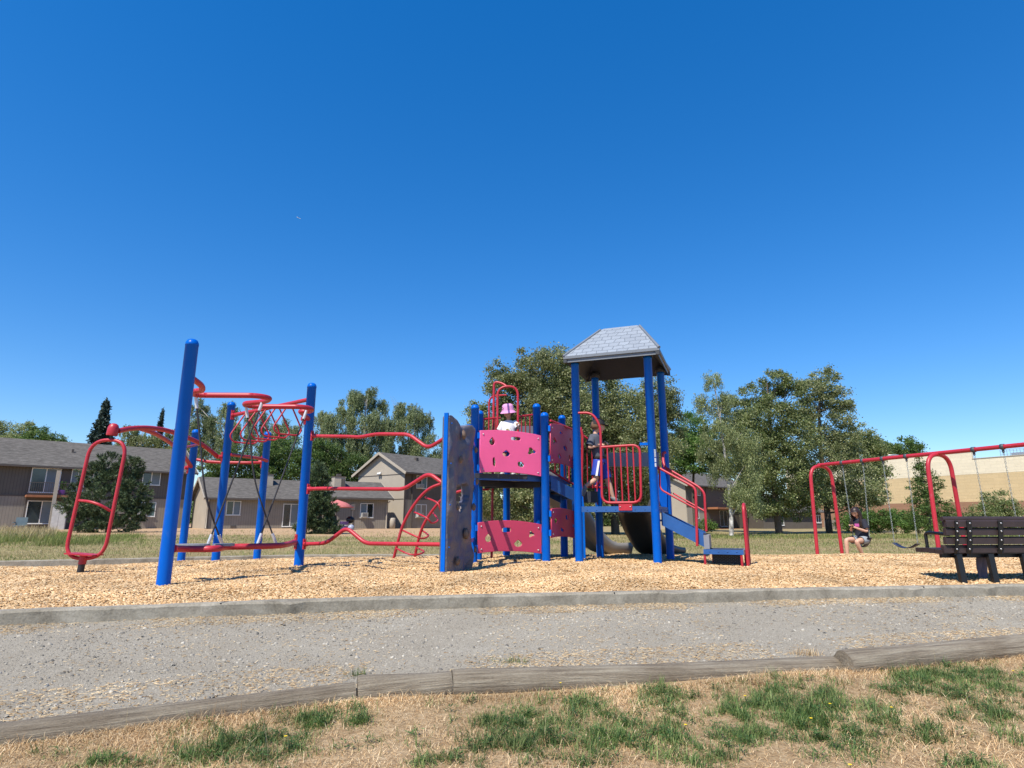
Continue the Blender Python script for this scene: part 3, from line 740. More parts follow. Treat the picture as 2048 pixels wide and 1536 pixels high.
nrm2 = Vector((T2[1]-T1[1], -(T2[0]-T1[0]), 0)).normalized(); nrm2 = nrm2 if nrm2.y < 0 else -nrm2
off2 = lambda t, k=.0: (t[0]+nrm2.x*k, t[1]+nrm2.y*k)
deck_edge(off2(T1, .01), off2(T2, .01), .82, .085, D2); deck_edge(T2, T3, .82, .085, D2); deck_edge(T4, T3, .82, .085, D2)

# tower roof: hip form with flat top
def tower_roof():
    cx = sum(t[0] for t in (T1, T2, T3, T4))/4; cy = sum(t[1] for t in (T1, T2, T3, T4))/4
    a = Vector((T2[0]-T1[0], T2[1]-T1[1], 0)).normalized(); b_ = Vector((-a.y, a.x, 0)); c = Vector((cx, cy, 0))
    def sq(h, z, rnd=.0): return [c+a*sx*h+b_*sy*h+Vector((0, 0, z)) for sx, sy in ((-1, -1), (1, -1), (1, 1), (-1, 1))]
    z0 = 3.14
    m = MB()
    lo = sq(.735, z0-.035); lip = sq(.735, z0+.02); e = sq(.762, z0+.022); e2 = sq(.762, z0+.065)
    for A_, B_ in ((lo, lip), (lip, e), (e, e2)):
        m.add(A_+B_, [(i, (i+1) % 4, 4+(i+1) % 4, 4+i) for i in range(4)])
    rf = m.build('roof_fascia', M['roofp'], PS)
    # slopes with uv for the moulded shingle pattern
    eave = sq(.762, z0+.066); top = [c+a*(sx*.33+.07)+b_*sy*.17+Vector((0, 0, z0+.635)) for sx, sy in ((-1, -1), (1, -1), (1, 1), (-1, 1))]
    top2 = [c+a*(sx*.28+.07)+b_*sy*.13+Vector((0, 0, z0+.665)) for sx, sy in ((-1, -1), (1, -1), (1, 1), (-1, 1))]
    me = bpy.data.meshes.new('roof_canopy'); vs = eave+top+top2
    me.from_pydata([tuple(v) for v in vs], [], [(i, (i+1) % 4, 4+(i+1) % 4, 4+i) for i in range(4)]+[(4+i, 4+(i+1) % 4, 8+(i+1) % 4, 8+i) for i in range(4)]+[(8, 9, 10, 11)])
    uv = me.uv_layers.new(name='UVMap')
    for pi_, p in enumerate(me.polygons):
        if pi_ < 4: co = [(0, 0), (1.55, 0), (1.16, .72), (.39, .72)] if pi_ % 2 == 0 else [(0, 0), (1.55, 0), (.96, .78), (.58, .78)]
        else: co = [(.02, .02)]*4
        for li, q in zip(p.loop_indices, co): uv.data[li].uv = (q[0], q[1]+pi_*.13)
    me.materials.append(M['shingle_p']); ro = bpy.data.objects.new('roof_canopy', me); col.objects.link(ro); ro.parent = PS; ro.matrix_parent_inverse = parent_inv(PS)
    for i in range(4):   # hip ridges
        MB().tube([eave[i], top[i]+Vector((0, 0, .004))], [.024, .020], 8).build('hip_ridge', M['roofp'], ro)
    # underside shell
    u0 = sq(.73, z0-.03); u1 = [c+a*sx*.32+b_*sy*.15+Vector((0, 0, z0+.60)) for sx, sy in ((-1, -1), (1, -1), (1, 1), (-1, 1))]
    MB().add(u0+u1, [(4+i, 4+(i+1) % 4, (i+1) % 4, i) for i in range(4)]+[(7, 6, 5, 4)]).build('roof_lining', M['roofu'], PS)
    for t in (T1, T2, T3, T4):
        MB().lathe([(.075, z0-.02), (.088, z0-.018), (.088, z0+.06), (.07, z0+.08)], 18, (t[0], t[1], 0)).build('post_socket', M['roofu'], PS)
    for i in range(4):
        q = lo[i]; 
        MB().obox(q+(c-q).normalized()*.006*Vector((1, 1, 0)).length+Vector((0, 0, .03)), a*.028, b_*.028, (0, 0, .026)).build('corner_clip', M['roofu'], PS)
tower_roof()
# sticker with faint lines on the front right post
def sticker():
    m = MB(); n = 8
    for z0, z1 in ((1.545, 1.66), (1.47, 1.53), (1.40, 1.455)):
        vs = []; 
        for k in range(n+1):
            an = R(-78+28*k/n); 
            for z in (z0, z1): vs.append((T2[0]+.0648*cos(an), T2[1]+.0648*sin(an), z))
        m.add(vs, [(2*k, 2*k+2, 2*k+3, 2*k+1) for k in range(n)], True)
    o = m.build('warning_sticker', M['sticker'], PS)
    ln = MB()
    for i in range(9):
        z = 1.552+i*.0115; vs = []
        for k in range(n+1):
            an = R(-76+(20-(i*7 % 9))*k/n)
            for zz in (z, z+.004): vs.append((T2[0]+.0655*cos(an), T2[1]+.0655*sin(an), zz))
        ln.add(vs, [(2*k, 2*k+2, 2*k+3, 2*k+1) for k in range(n)], True)
    ln.build('printed_lines', M['blackrub'], o)
sticker()

# front guardrail on the tower
def dpx(x, y): return (1080+x*.3452, 630+y*.3452)
gp0 = Vector((T1[0]+nrm2.x*.03, T1[1]+nrm2.y*.03, 0)); gdr = Vector((T2[0]-T1[0], T2[1]-T1[1], 0)).normalized()
def G(x, y):
    t, z = on_plane(*dpx(x, y), gp0, gdr); q = gp0+gdr*t; q.z = z; return q
GR = tubeobj('guardrail', fillet([G(222, 568), G(300, 566), G(350, 640), G(360, 1088), G(587, 1086), G(578, 752), G(352, 766)], .13, 8), .0195, M['red'], PS)
for x in (392, 430, 467, 504, 541):
    MB().tube([G(x-3, 762), G(x+12, 1087)], .0115, 8).build('baluster', M['red'], GR)
b = MB(); q = G(495, 1112); b.obox(q, gdr*.10, nrm2*.008, (0, 0, .052)); b.build('rail_plate', M['red'], GR)
for dx in (-.075, .075): MB().sphere(q+gdr*dx+nrm2*.01, .011, n=8, m=4).build('rail_bolt', M['bolt'], GR)
MB().bar(G(578, 748), (T2[0], T2[1], G(590, 748).z), .04, .04).build('rail_clamp', M['blue'], PS)
MB().bar(G(222, 568), (T1[0], T1[1], G(222, 568).z), .04, .05).build('rail_clamp', M['blue'], PS)

# side rails at the back/left of the tower and beside the mid stairs
def railset(top, bot, bars, r=.018, close=True):
    o = tubeobj('side_rail', fillet(top, .08, 6), r, M['red'], PS)
    if bot: MB().tube(fillet(bot, .06, 5), r, 10).build('bottom_rail', M['red'], o)
    for a, b_ in bars: MB().tube([a, b_], .011, 8).build('baluster', M['red'], o)
    return o
# rail from panel deck down to the tower (front side of the mid stairs)
f = lambda x, y, d: P(*cpx(x, y), d)
tubeobj('sloped_rail', fillet([f(806, 352, 9.75), f(850, 370, 9.95), f(960, 415, 10.35)], .05), .018, M['red'], PS)
tubeobj('sloped_rail', fillet([f(806, 700, 9.9), f(880, 748, 10.05), f(966, 798, 10.25)], .05), .018, M['red'], PS)
for (x, y0, y1) in ((838, 640, 715), (870, 645, 735), (902, 655, 752), (935, 670, 770)):
    MB().tube([f(x, y0, 10.02), f(x+1, y1, 10.05)], .011, 8).build('baluster', M['red'], PS)
g = lambda x, y, d: P(*dpx(x, y), d)
tubeobj('newel_rail', fillet([g(235, 650, 10.3), g(247, 700, 10.3), g(240, 1090, 10.3)], .05), .022, M['red'], PS)
railset([g(246, 695, 10.45), g(300, 735, 10.5), g(345, 800, 10.55), g(345, 980, 10.6), g(300, 1002, 10.6), g(258, 985, 10.6)], None,
        [(g(272, 715, 10.5), g(277, 1000, 10.55)), (g(300, 740, 10.5), g(306, 1003, 10.55)), (g(325, 770, 10.5), g(333, 1100, 10.55))])
railset([g(300, 998, 10.6), g(420, 1000, 10.6)], None, [(g(413, 880, 10.6), g(416, 1085, 10.6)), (g(445, 880, 10.6), g(448, 1085, 10.6)), (g(398, 905, 10.6), g(400, 1085, 10.6))])
# right opening of the tower: short rails
railset([g(650, 765, 9.5), g(660, 860, 9.5), g(690, 885, 9.5)], None, [(g(672, 880, 9.55), g(690, 1110, 9.5)), (g(655, 1078, 9.5), g(693, 1105, 9.5))])
tubeobj('grab_bar', fillet([g(728, 795, 10.05), g(712, 800, 10.05), g(715, 860, 9.95), g(735, 895, 9.9), g(760, 930, 9.9)], .07), .023, M['red'], PS)

# guardrail behind deck 1 with hoops and fire pole
railset([f(322, 345, 10.1), f(410, 338, 10.3), f(455, 336, 10.45)], [f(322, 560, 10.1), f(455, 560, 10.45)], [(f(x, 342, 10.15), f(x+1, 560, 10.2)) for x in (342, 376, 422)])
railset([f(580, 325, 10.5), f(690, 312, 10.75)], [f(580, 545, 10.5), f(690, 540, 10.75)], [(f(x, 322, 10.55), f(x+1, 545, 10.6)) for x in (604, 632, 662)])
tubeobj('entry_hoop', fillet([f(438, 600, 10.25), f(436, 118, 10.25), f(578, 112, 10.25), f(581, 600, 10.25)], .25, 10), .021, M['red'], PS)
tubeobj('entry_hoop', fillet([f(375, 560, 10.75), f(378, 180, 10.75), f(500, 175, 10.6)], .16, 8), .016, M['red'], PS)
tubeobj('fire_pole', fillet([f(394, 1380, 10.35), f(412, 82, 10.35), f(470, 92, 10.32), f(508, 122, 10.27)], .11, 8), .022, M['red'], PS)
tubeobj('pole_bracket', fillet([f(300, 768, 10.2), f(392, 762, 10.35), f(385, 832, 10.35), f(330, 838, 10.3), f(305, 800, 10.2)], .09, 8), .018, M['red'], PS)
# grey slide hoods
b = MB(); a0, a1 = P(1037, 862, 10.9), P(1072, 862, 11.1); b.bar(a0+Vector((0, 0, -.06)), a1+Vector((0, 0, -.06)), .06, .30); b.build('slide_hood', M['greyplas'], PS)
hd = MB(); a0, a1 = g(385, 838, 10.75), g(690, 838, 10.5); hd.bar(a0, a1, .05, .24); hd.build('slide_hood', M['greyplas'], PS)

# stairs between the decks
def flight(a, b_, w, n, name='stairs'):
    """stringers from a (top) to b (bottom) with treads; w = vector across"""
    a = Vector(a); b_ = Vector(b_); w = Vector(w); root = None
    up = Vector((0, 0, .10))
    d = (b_-a).normalized()
    m = MB()
    for q in (0, 1):
        o = w*q; m.obox((a+b_)/2+o, (b_-a)/2, w.normalized()*.012, up)
    st = m.build(name, M['bluedeck'], PS)
    for k in range(n):
        c = a.lerp(b_, (k+.5)/n)+w*.5+Vector((0, 0, .02)); hz = Vector((d.x, d.y, 0)).normalized()
        MB().obox(c, hz*.13, w*.48, (0, 0, .014)).build('step', M['darkdeck'], st)
        MB().obox(c+hz*.115+Vector((0, 0, -.05)), hz*.01, w*.46, (0, 0, .045)).build('riser', M['bluedeck'], st)
    return st
flight(f(808, 790, 9.75), f(985, 880, 10.1), (-.22, .50, 0), 3)
b = MB(); q = g(290, 1055, 10.3); b.obox(q, (.12, .02, 0), (0, .12, 0), (0, 0, .09)); b.build('stair_riser_box', M['darkdeck'], PS)
def epx(x, y): return (1280+x*.1823, 880+y*.1823)
e = lambda x, y, d: P(*epx(x, y), d)
sa = e(236, 860, 9.30); sb = e(700, 1095, 8.95)
sa.z -= 0; st = flight(sa, sb, (.19, .50, 0), 3); st['label'] = 'blue stairs with two stringers leading down to the bench platform'
MB().obox(e(742, 1112, 9.15), (.035, -.012, 0), (.10, .27, 0), (0, 0, .095)).build('bottom_riser', M['greyplas'], st)
MB().bar(e(600, 985, 9.1), e(700, 1030, 9.25), .05, .008).build('orange_tread_mark', M['orangewood'], st)
# stair handrails
h1 = tubeobj('handrail', fillet([e(150, 262, 9.3), e(200, 303, 9.3), e(590, 515, 9.0), e(612, 560, 8.98), e(628, 1165, 8.95)], .13, 8), .019, M['red'], PS)
MB().tube(fillet([e(200, 310, 9.3), e(215, 340, 9.3), e(218, 515, 9.25), e(245, 555, 9.22), e(608, 752, 8.98)], .07, 6), .014, 10).build('mid_rail', M['red'], h1)
h2 = tubeobj('handrail', fillet([e(262, 290, 9.9), e(650, 518, 9.55), e(706, 580, 9.5), e(728, 1000, 9.5)], .13, 8), .019, M['red'], PS)
MB().tube(fillet([e(365, 585, 9.85), e(705, 778, 9.52)], .05), .014, 10).build('mid_rail', M['red'], h2)
tubeobj('side_rail', fillet([e(0, 200, 9.5), e(12, 640, 9.5), e(0, 680, 9.5)], .05), .018, M['red'], PS)
# blue side plates on the back posts at the stair
plate('blue_side_plate', [(0, .80), (.10, .80), (.13, 1.2), (.10, 1.42), (.02, 1.45), (-.04, 1.3), (-.05, 1.0)], [], .02, (T3[0]-.14, T3[1]-.14, 0), (.6, .25), M['blue'], PS, .004)
plate('blue_side_plate', [(.0, -.05), (.10, -.05), (.10, .75), (.03, 1.75), (.0, 1.78)], [], .02, (1.07, 10.0, 0), (.25, -.05), M['blue'], PS, .004)

# transfer bench
tz = .215
ta = Vector((.90, -.42, 0)).normalized(); tb_ = Vector((.42, .90, 0)).normalized(); t0 = e(706, 1215, 8.85); t0.z = tz
TBc = t0+ta*.255+tb_*.24
tbn = MB().obox(TBc+Vector((0, 0, -.006)), ta*.25, tb_*.24, (0, 0, .006)).build('transfer_platform', M['darkdeck'], PS)
tbe = MB(); tbe.obox(TBc-tb_*.25+Vector((0, 0, -.03)), ta*.265, tb_*.012, (0, 0, .032))
for k in (-.18, -.06, .06, .18): tbe.sphere(TBc-tb_*.264+ta*k+Vector((0, 0, -.025)), .009, (1.5, .6, .8), n=6, m=4)
tbe.obox(TBc+tb_*.25+Vector((0, 0, -.03)), ta*.265, tb_*.012, (0, 0, .032)); tbe.build('platform_edge', M['bluedeck'], tbn)
MB().obox(TBc+ta*.262+Vector((0, 0, -.03)), ta*.010, tb_*.24, (0, 0, .033)).build('platform_end', M['greyplas'], tbn)
# perforated apron under the platform
ap = MB(); q0 = TBc-tb_*.03+Vector((0, 0, -.16)); ap.obox(q0+ta*.03, ta*.20, tb_*.006, (0, 0, .12)); apo = ap.build('perforated_apron', M['blackrub'], tbn)
dots = MB()
for i in range(15):
    for j in range(6): dots.sphere(q0+ta*(.03-.185+i*.0262)-tb_*.007+Vector((0, 0, -.09+j*.036+(i % 2)*.012)), .0035, n=5, m=3)
dots.build('punched_dots', M['greyplas'], apo)
for (sa_, sb_) in ((-.255, -.23), (.235, -.25), (-.20, .22), (.25, .20)):
    q = TBc+ta*sa_+tb_*sb_; z0 = zc(q.x, q.y)-.05
    MB().tube([(q.x, q.y, z0), (q.x, q.y, tz-.07)], .017, 10).build('platform_leg', M['red'], tbn)
hb = TBc+ta*.30
MB().tube(fillet([(hb.x-tb_.x*.14, hb.y-tb_.y*.14, -.08), (hb.x-tb_.x*.14, hb.y-tb_.y*.14, .84), (hb.x+tb_.x*.14, hb.y+tb_.y*.14, .84), (hb.x+tb_.x*.14, hb.y+tb_.y*.14, -.08)], .14, 8), .0215, 12).build('grab_hoop', M['red'], PS)

# curved arch climber behind the wavy rails
def arch_climber():
    A_ = [P(x, y, d) for x, y, d in ((786, 1124, 10.3), (793, 1095, 10.25), (806, 1050, 10.2), (828, 1010, 10.15), (855, 980, 10.1), (885, 967, 10.05), (925, 960, 10.0))]
    B_ = [P(x, y, d) for x, y, d in ((829, 1122, 10.75), (834, 1092, 10.7), (846, 1052, 10.6), (868, 1017, 10.5), (893, 992, 10.4), (930, 980, 10.3))]
    A_ = catmull(A_, 6); B_ = catmull(B_, 6)
    r0 = MB().tube(A_, .024, 10).build('arch_climber', M['red'], PS); MB().tube(B_, .024, 10).build('arch_rail', M['red'], r0)
    for (a, b_, c) in (((793, 1097), (848, 1109), (834, 1096)), ((806, 1061), (857, 1077), (846, 1062)), ((828, 1024), (876, 1046), (866, 1026)), ((851, 995), (895, 1024), (884, 1000))):
        pts = [P(a[0], a[1], 10.2), P(a[0]+24, a[1]+11, 9.95), P(b_[0]-12, b_[1], 10.0), P(b_[0], b_[1]-6, 10.25), P(c[0], c[1], 10.65)]
        MB().tube(catmull(pts, 5), .0145, 8).build('rung', M['red'], r0)
arch_climber()

# slides
def slide(path, w, h, th, m, across=None):
    pts = catmull(path, 8); vs = []; n = len(pts)
    prof = [(-w/2, h), (-w/2-.03, h), (-w/2-.045, h*.6), (-w/2+.02, -th), (-w/4, -th-.02), (0, -th*.3), (w/4, -th-.02), (w/2-.02, -th), (w/2+.045, h*.6), (w/2+.03, h), (w/2, h), (w/2-.03, h*.5), (w/2-.07, .01), (0, 0), (-w/2+.07, .01), (-w/2+.03, h*.5)]
    k = len(prof)
    for i in range(n):
        t = (pts[min(i+1, n-1)]-pts[max(i-1, 0)]).normalized(); s = Vector((t.y, -t.x, 0)).normalized(); up = s.cross(t).normalized()
        for (a, z) in prof: vs.append(pts[i]+s*a+up*z)
    fs = [(i*k+j, i*k+(j+1) % k, (i+1)*k+(j+1) % k, (i+1)*k+j) for i in range(n-1) for j in range(k)]
    return MB().add(vs, fs, True).add(vs[:k], [tuple(range(k))]).add(vs[-k:], [tuple(range(k))[::-1]]).build('slide', m, PS)
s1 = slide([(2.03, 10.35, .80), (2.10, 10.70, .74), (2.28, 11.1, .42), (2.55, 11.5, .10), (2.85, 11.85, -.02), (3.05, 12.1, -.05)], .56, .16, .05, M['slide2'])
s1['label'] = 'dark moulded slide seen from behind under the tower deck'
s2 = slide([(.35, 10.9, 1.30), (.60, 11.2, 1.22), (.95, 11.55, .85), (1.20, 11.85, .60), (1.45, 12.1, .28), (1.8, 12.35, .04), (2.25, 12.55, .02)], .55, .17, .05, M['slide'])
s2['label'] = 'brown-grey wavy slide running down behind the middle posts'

# ------------------------------------------------------------------ swing set
def zch(x, y): return float(z_chip(np.array(x), np.array(y)))
bd = Vector((.365, -.931, 0)).normalized(); bs = Vector((.931, .365, 0)); B0 = Vector((8.03, 15.85, 2.02))
def beam_at(px):
    lo, hi = -1, 12
    for _ in range(50):
        m = (lo+hi)/2; q = B0+bd*m; x = 1024+q.x/(q.y*cos(TH)+(q.z-EYE)*sin(TH))*F
        if x < px: lo = m
        else: hi = m
    return lo
SW = thing('swing_set', 'red arched swing frame with chains on the right of the wood chips', 'swing frame', (9, 13, -.35))
bay = beam_at(1875)
LB = bay*2
tb = MB().tube([B0-bd*.05, B0+bd*(LB+.05)], .044, 16).build('top_beam', M['red'], SW)
for k in range(3):
    c = B0+bd*bay*k; c.z = 0
    leg = [c-bs*.43+Vector((0, 0, -.6)), c-bs*.36+Vector((0, 0, 1.99)), c+bs*.36+Vector((0, 0, 1.99)), c+bs*.43+Vector((0, 0, -.6))]
    MB().tube(fillet(leg, .38, 10), .043, 14).build('arch_leg', M['red'], SW)
hpx = [(1684, 1725), (1765, 1812), (1947, 2005)]
hang = []
for a, b_ in hpx: hang.append((beam_at(a), beam_at(b_)))
d3 = hang[2][1]-hang[2][0]; hang.append((hang[2][1]+.8, hang[2][1]+.8+d3))
for a, b_ in hang:
    for t in (a, b_):
        c = B0+bd*t; h = MB(); rm = Vector((0, 0, 1)).rotation_difference(bd).to_matrix()
        h.lathe([(.046, -.035), (.056, -.033), (.058, 0), (.056, .033), (.046, .035)], 14, c, rm); h.obox(c+Vector((0, 0, -.075)), bd*.018, bs*.012, (0, 0, .03)); h.sphere(c+Vector((0, 0, -.105)), .02, n=8, m=5)
        h.build('swing_hanger', M['grey'], SW)
def chain(a, b_, parent):
    a = Vector(a); b_ = Vector(b_); L = (b_-a).length; d = (b_-a).normalized(); n = int(L/.042); s = d.orthogonal().normalized(); u = d.cross(s); m = MB()
    for i in range(n):
        c = a+d*(i+.5)*L/n; w = s if i % 2 else u; hl = L/n*.66
        ring = [c+d*hl*cos(t)+w*.012*math.copysign(abs(sin(t))**.6, sin(t)) for t in [2*pi*k/8 for k in range(8)]]
        m.tube(ring, .0042, 4, closed=True)
    return m.build('chain', M['chain'], parent)
def swing(label, t0, t1, seat_z, tilt=Vector((0, 0, 0)), person=False):
    a = B0+bd*t0+Vector((0, 0, -.12)); b_ = B0+bd*t1+Vector((0, 0, -.12))
    s = (a+b_)/2; s.z = seat_z; root = thing('swing', label, 'swing', (s.x, s.y, seat_z), 'chain swings hanging from the red frame')
    dirv = (b_-a).normalized(); w = .27 if not person else .22
    e0 = s-dirv*w+tilt; e1 = s+dirv*w+tilt; e0.z = e1.z = seat_z+.10+(.12 if person else 0)
    chain(a, e0, root); chain(b_, e1, root)
    m = MB(); n = 14; side = Vector((-dirv.y, dirv.x, 0)); vs = []
    for i in range(n+1):
        t = i/n; q = e0.lerp(e1, t); q.z = e0.z-(e0.z-seat_z)*(1-(2*t-1)**2)
        for sy, dz in ((-.075, 0), (.075, 0), (.075, -.014), (-.075, -.014)): vs.append(q+side*sy+Vector((0, 0, dz)))
    fs = [(4*i+j, 4*i+(j+1) % 4, 4*i+4+(j+1) % 4, 4*i+4+j) for i in range(n) for j in range(4)]+[(0, 1, 2, 3), (4*n+3, 4*n+2, 4*n+1, 4*n)]
    m.add(vs, fs, True); m.build('seat', M['seatb'], root); return root, s+tilt, dirv
sw1, s1p, sdir = swing('chain swing carrying the seated person, farthest from the bench', hang[0][0], hang[0][1], 0.0, person=True)
swing('empty swing with a curved dark blue belt seat, next to the person', hang[1][0], hang[1][1], .02)
swing('swing whose seat hangs out of sight behind the brown bench back', hang[2][0], hang[2][1], .02, Vector((0.1, .1, 0)))

# ------------------------------------------------------------------ bench
BN = thing('park_bench', 'dark brown slatted park bench with black straps seen from behind at the curb', 'bench', (6, 7.2, -.05))
bo = Vector((gx(1892, 6.80, .45), 6.80, 0)); bx = Vector((1, .07, 0)).normalized(); by = Vector((-.07, 1, 0)).normalized()
def bq(t, s, z): q = bo+bx*t+by*s; q.z = z; return q
BL = 1.85
# back slats lean toward the camera side as they rise
rows = [(.590, .09, .0), (.497, .078, .012), (.402, .08, .030), (.312, .082, .055)]
for i, (z, h, s) in enumerate(rows):
    off = 0 if i < 3 else -.02
    m = MB(); n = 1; r_ = .02
    a = bq(off, s, z); b_ = bq(BL-off, s, z)
    pr = [(-.022, -h/2), (.022, -h/2), (.022, h/2-.01), (.012, h/2), (-.012, h/2), (-.022, h/2-.012)]
    if i == 0: pr = [(-.03, -h/2), (.026, -h/2), (.032, h/2-.03), (.02, h/2-.006), (0, h/2), (-.02, h/2-.006), (-.032, h/2-.03)]
    k = len(pr); vs = [p+by*u_+Vector((0, 0, w_)) for p in (a, b_) for (u_, w_) in pr]
    m.add(vs, [(j, (j+1) % k, k+(j+1) % k, k+j) for j in range(k)]+[tuple(range(k))[::-1], tuple(range(k, 2*k))]).build('back_slat', M['bench'], BN)
MB().tube([bq(-.02, .0, .632), bq(BL+.02, .0, .632)], .027, 12).build('top_rail', M['bench'], BN)
for i in range(4):
    s = .105+i*.10; z = .280+.004*i-(.0 if i < 3 else .006)
    MB().obox(bq(BL/2, s, z), bx*(BL/2+.035), by*.045, (0, 0, .024)).build('seat_slat', M['bench'], BN)
for (px, wdt) in ((1913, .032), (1940, .05), (2006, .05), (2100, .05), (2170, .04)):
    t = (gx(px, 6.78, .5)-bo.x)/bx.x
    m = MB(); pts = [(-.034, .615), (-.022, .50), (-.004, .40), (.022, .31), (.05, .262), (.12, .250)]
    for (s0, z0), (s1, z1) in zip(pts[:-1], pts[1:]):
        m.bar(bq(t, s0-.008, z0), bq(t, s1-.008, z1), wdt, .012, up=(0, -1, 0.2))
    st_ = m.build('back_strap', M['benchm'], BN)
    for (s, z) in ((-.048, .585), (-.036, .50), (-.018, .405), (.008, .31)):
        MB().sphere(bq(t, s-.002, z), .010, n=8, m=5).build('strap_bolt', M['bolt'], st_)
for px in (1914, 1981, 2052, 2130):
    t = (gx(px, 6.92, .1)-bo.x)/bx.x
    MB().bar(bq(t, .06, .255), bq(t+.0, .03, -.16), .060, .05, up=(0, 1, 0)).build('leg', M['benchm'], BN)
MB().bar(bq(0, .12, .236), bq(BL, .12, .236), .04, .04).build('under_rail', M['benchm'], BN)
for t in (.045, BL-.045):
    arm = fillet([bq(t, .36, .27), bq(t, .36, .47), bq(t, .30, .482), bq(t+.01, .03, .465)], .05, 6)
    MB().tube(arm, .018, 8).build('armrest', M['benchm'], BN)
# cloth hanging under the bench
cm = MB(); n = 10; vs = []
c0 = bq((gx(1972, 7.1, .2)-bo.x)/bx.x, .30, .24)
for i in range(n+1):
    for j in range(9):
        z = .33-i/n*.31; x = (j/8-.5)*(.10+.03*(i/n))
        if i == n: z -= .05*sin(j*.9)
        vs.append(c0+bx*(x-.02*i/n)+by*(.015*sin(j*1.3+i*.5))+Vector((0, 0, z-.33)))
cm.add(vs, [(i*9+j, i*9+j+1, (i+1)*9+j+1, (i+1)*9+j) for i in range(n) for j in range(8)], True)
cl = cm.build('jacket', pm('grey_mauve_cloth', (.16, .14, .18), .9, .15, 14)); sol = cl.modifiers.new('thick', 'SOLIDIFY'); sol.thickness = .008
tag(cl, 'grey-mauve jacket hanging under the bench behind its middle leg', 'jacket')

# ------------------------------------------------------------------ people
def skinmesh(name, chains, m, parent, sub=2, nearmerge=True):
    """chains: lists of (key, position, radius or (rx, ry)); equal keys join; grown with a skin surface"""
    idx = {}; vs = []; rad = []; es = []; roots = []
    for ch in chains:
        prev = None
        for (k, p, r) in ch:
            if k is not None and k in idx: i = idx[k]
            else:
                i = len(vs); vs.append(tuple(p)); rad.append(r if isinstance(r, tuple) else (r, r))
                if prev is None: roots.append(i)
                if k is not None: idx[k] = i
            if prev is not None: es.append((prev, i))
            prev = i
    me = bpy.data.meshes.new(name); me.from_pydata(vs, es, []); o = bpy.data.objects.new(name, me); col.objects.link(o)
    sk = o.modifiers.new('skin', 'SKIN'); sk.use_smooth_shade = True; sk.branch_smoothing = .3
    for i, sv in enumerate(me.skin_vertices[0].data):
        sv.radius = rad[i]; sv.use_root = i in roots
    ss = o.modifiers.new('sub', 'SUBSURF'); ss.levels = ss.render_levels = sub
    dg = bpy.context.evaluated_depsgraph_get(); me2 = bpy.data.meshes.new_from_object(o.evaluated_get(dg))
    bpy.data.objects.remove(o); me2.name = name; me2.materials.clear(); me2.materials.append(m)
    me2.polygons.foreach_set("use_smooth", [True]*len(me2.polygons))
    o2 = bpy.data.objects.new(name, me2); col.objects.link(o2)
    if parent is not None: o2.parent = parent; o2.matrix_parent_inverse = parent_inv(parent)
    return o2
def hand(wrist, d, n, s, sc=1.0, curl=.5):
    """finger chains: d along the palm, n out of the back of the hand, s toward the thumb"""
    w = Vector(wrist); d = Vector(d).normalized(); n = Vector(n); n = (n-d*n.dot(d)).normalized(); s = d.cross(n) if s > 0 else n.cross(d); out = []
    for k, (off, ln) in enumerate(((.026, .066), (.009, .076), (-.009, .070), (-.026, .054))):
        base = w+d*.060*sc+s*off*sc; ln *= sc; a1 = curl*.5; a2 = curl*1.1; a3 = curl*1.6
        p1 = base+(d*cos(a1)-n*sin(a1))*ln*.45; p2 = p1+(d*cos(a2)-n*sin(a2))*ln*.32; p3 = p2+(d*cos(a3)-n*sin(a3))*ln*.25
        out.append([(None, base-d*.015*sc, .0095*sc), (None, p1, .0088*sc), (None, p2, .008*sc), (None, p3, .0065*sc)])
    tb0 = w+d*.02*sc+s*.022*sc; t1 = tb0+(d*.6+s*.75-n*.25).normalized()*.036*sc; t2 = t1+(d*.85+s*.25-n*.5).normalized()*.03*sc
    out.append([(None, tb0, .0115*sc), (None, t1, .0105*sc), (None, t2, .008*sc)])
    return out
def head_mesh(c, fwd, up, h, m, parent):
    """sculpted head: skull, jaw, nose, brow, ears as one surface"""
    c = Vector(c); f_ = Vector(fwd).normalized(); up = Vector(up); up = (up-f_*up.dot(f_)).normalized(); rt = f_.cross(up)
    n, m_ = 20, 16; vs = []
    for i in range(m_+1):
        th = pi*i/m_; z = -cos(th)
        for k in range(n):
            ph = 2*pi*k/n; x = sin(th)*cos(ph); y = sin(th)*sin(ph)   # y forward
            w = .39; dp = .47
            if z < 0: w *= 1-.28*min(1, -z)**1.3; 
            yy = y*dp*(1-(.30*(-z) if (y < 0 and z < 0) else 0))+(.05*(-z) if z < 0 else 0)
            xx = x*w
            if y > .75 and -.42 < z < .05: yy += .075*max(0, 1-abs(z+.22)/.24)*max(0, 1-abs(x)/.28)
            if y > .6 and abs(z-.08) < .14: yy -= .018*max(0, 1-abs(abs(x)-.33)/.25)
            vs.append(c+(rt*xx+f_*yy+up*(z*.5))*h)
    fs = [(i*n+k, i*n+(k+1) % n, (i+1)*n+(k+1) % n, (i+1)*n+k) for i in range(m_) for k in range(n)]
    return vs, fs, (c, f_, up, rt, h)
def face_parts(fr, body, hair=None):
    c, f_, up, rt, h = fr
    for s in (-1, 1):
        MB().sphere(c+(rt*s*.155+f_*.405+up*.03)*h, .035*h, (1.3, 1, .7), n=8, m=5).build('eye', M['eye'], body)
        MB().bar(c+(rt*s*.08+f_*.445+up*.12)*h, c+(rt*s*.23+f_*.40+up*.125)*h, .02*h, .02*h).build('eyebrow', M['hairb'], body)
    MB().bar(c+(rt*-.09+f_*.435-up*.27)*h, c+(rt*.09+f_*.435-up*.27)*h, .03*h, .035*h).build('mouth', M['lip'], body)
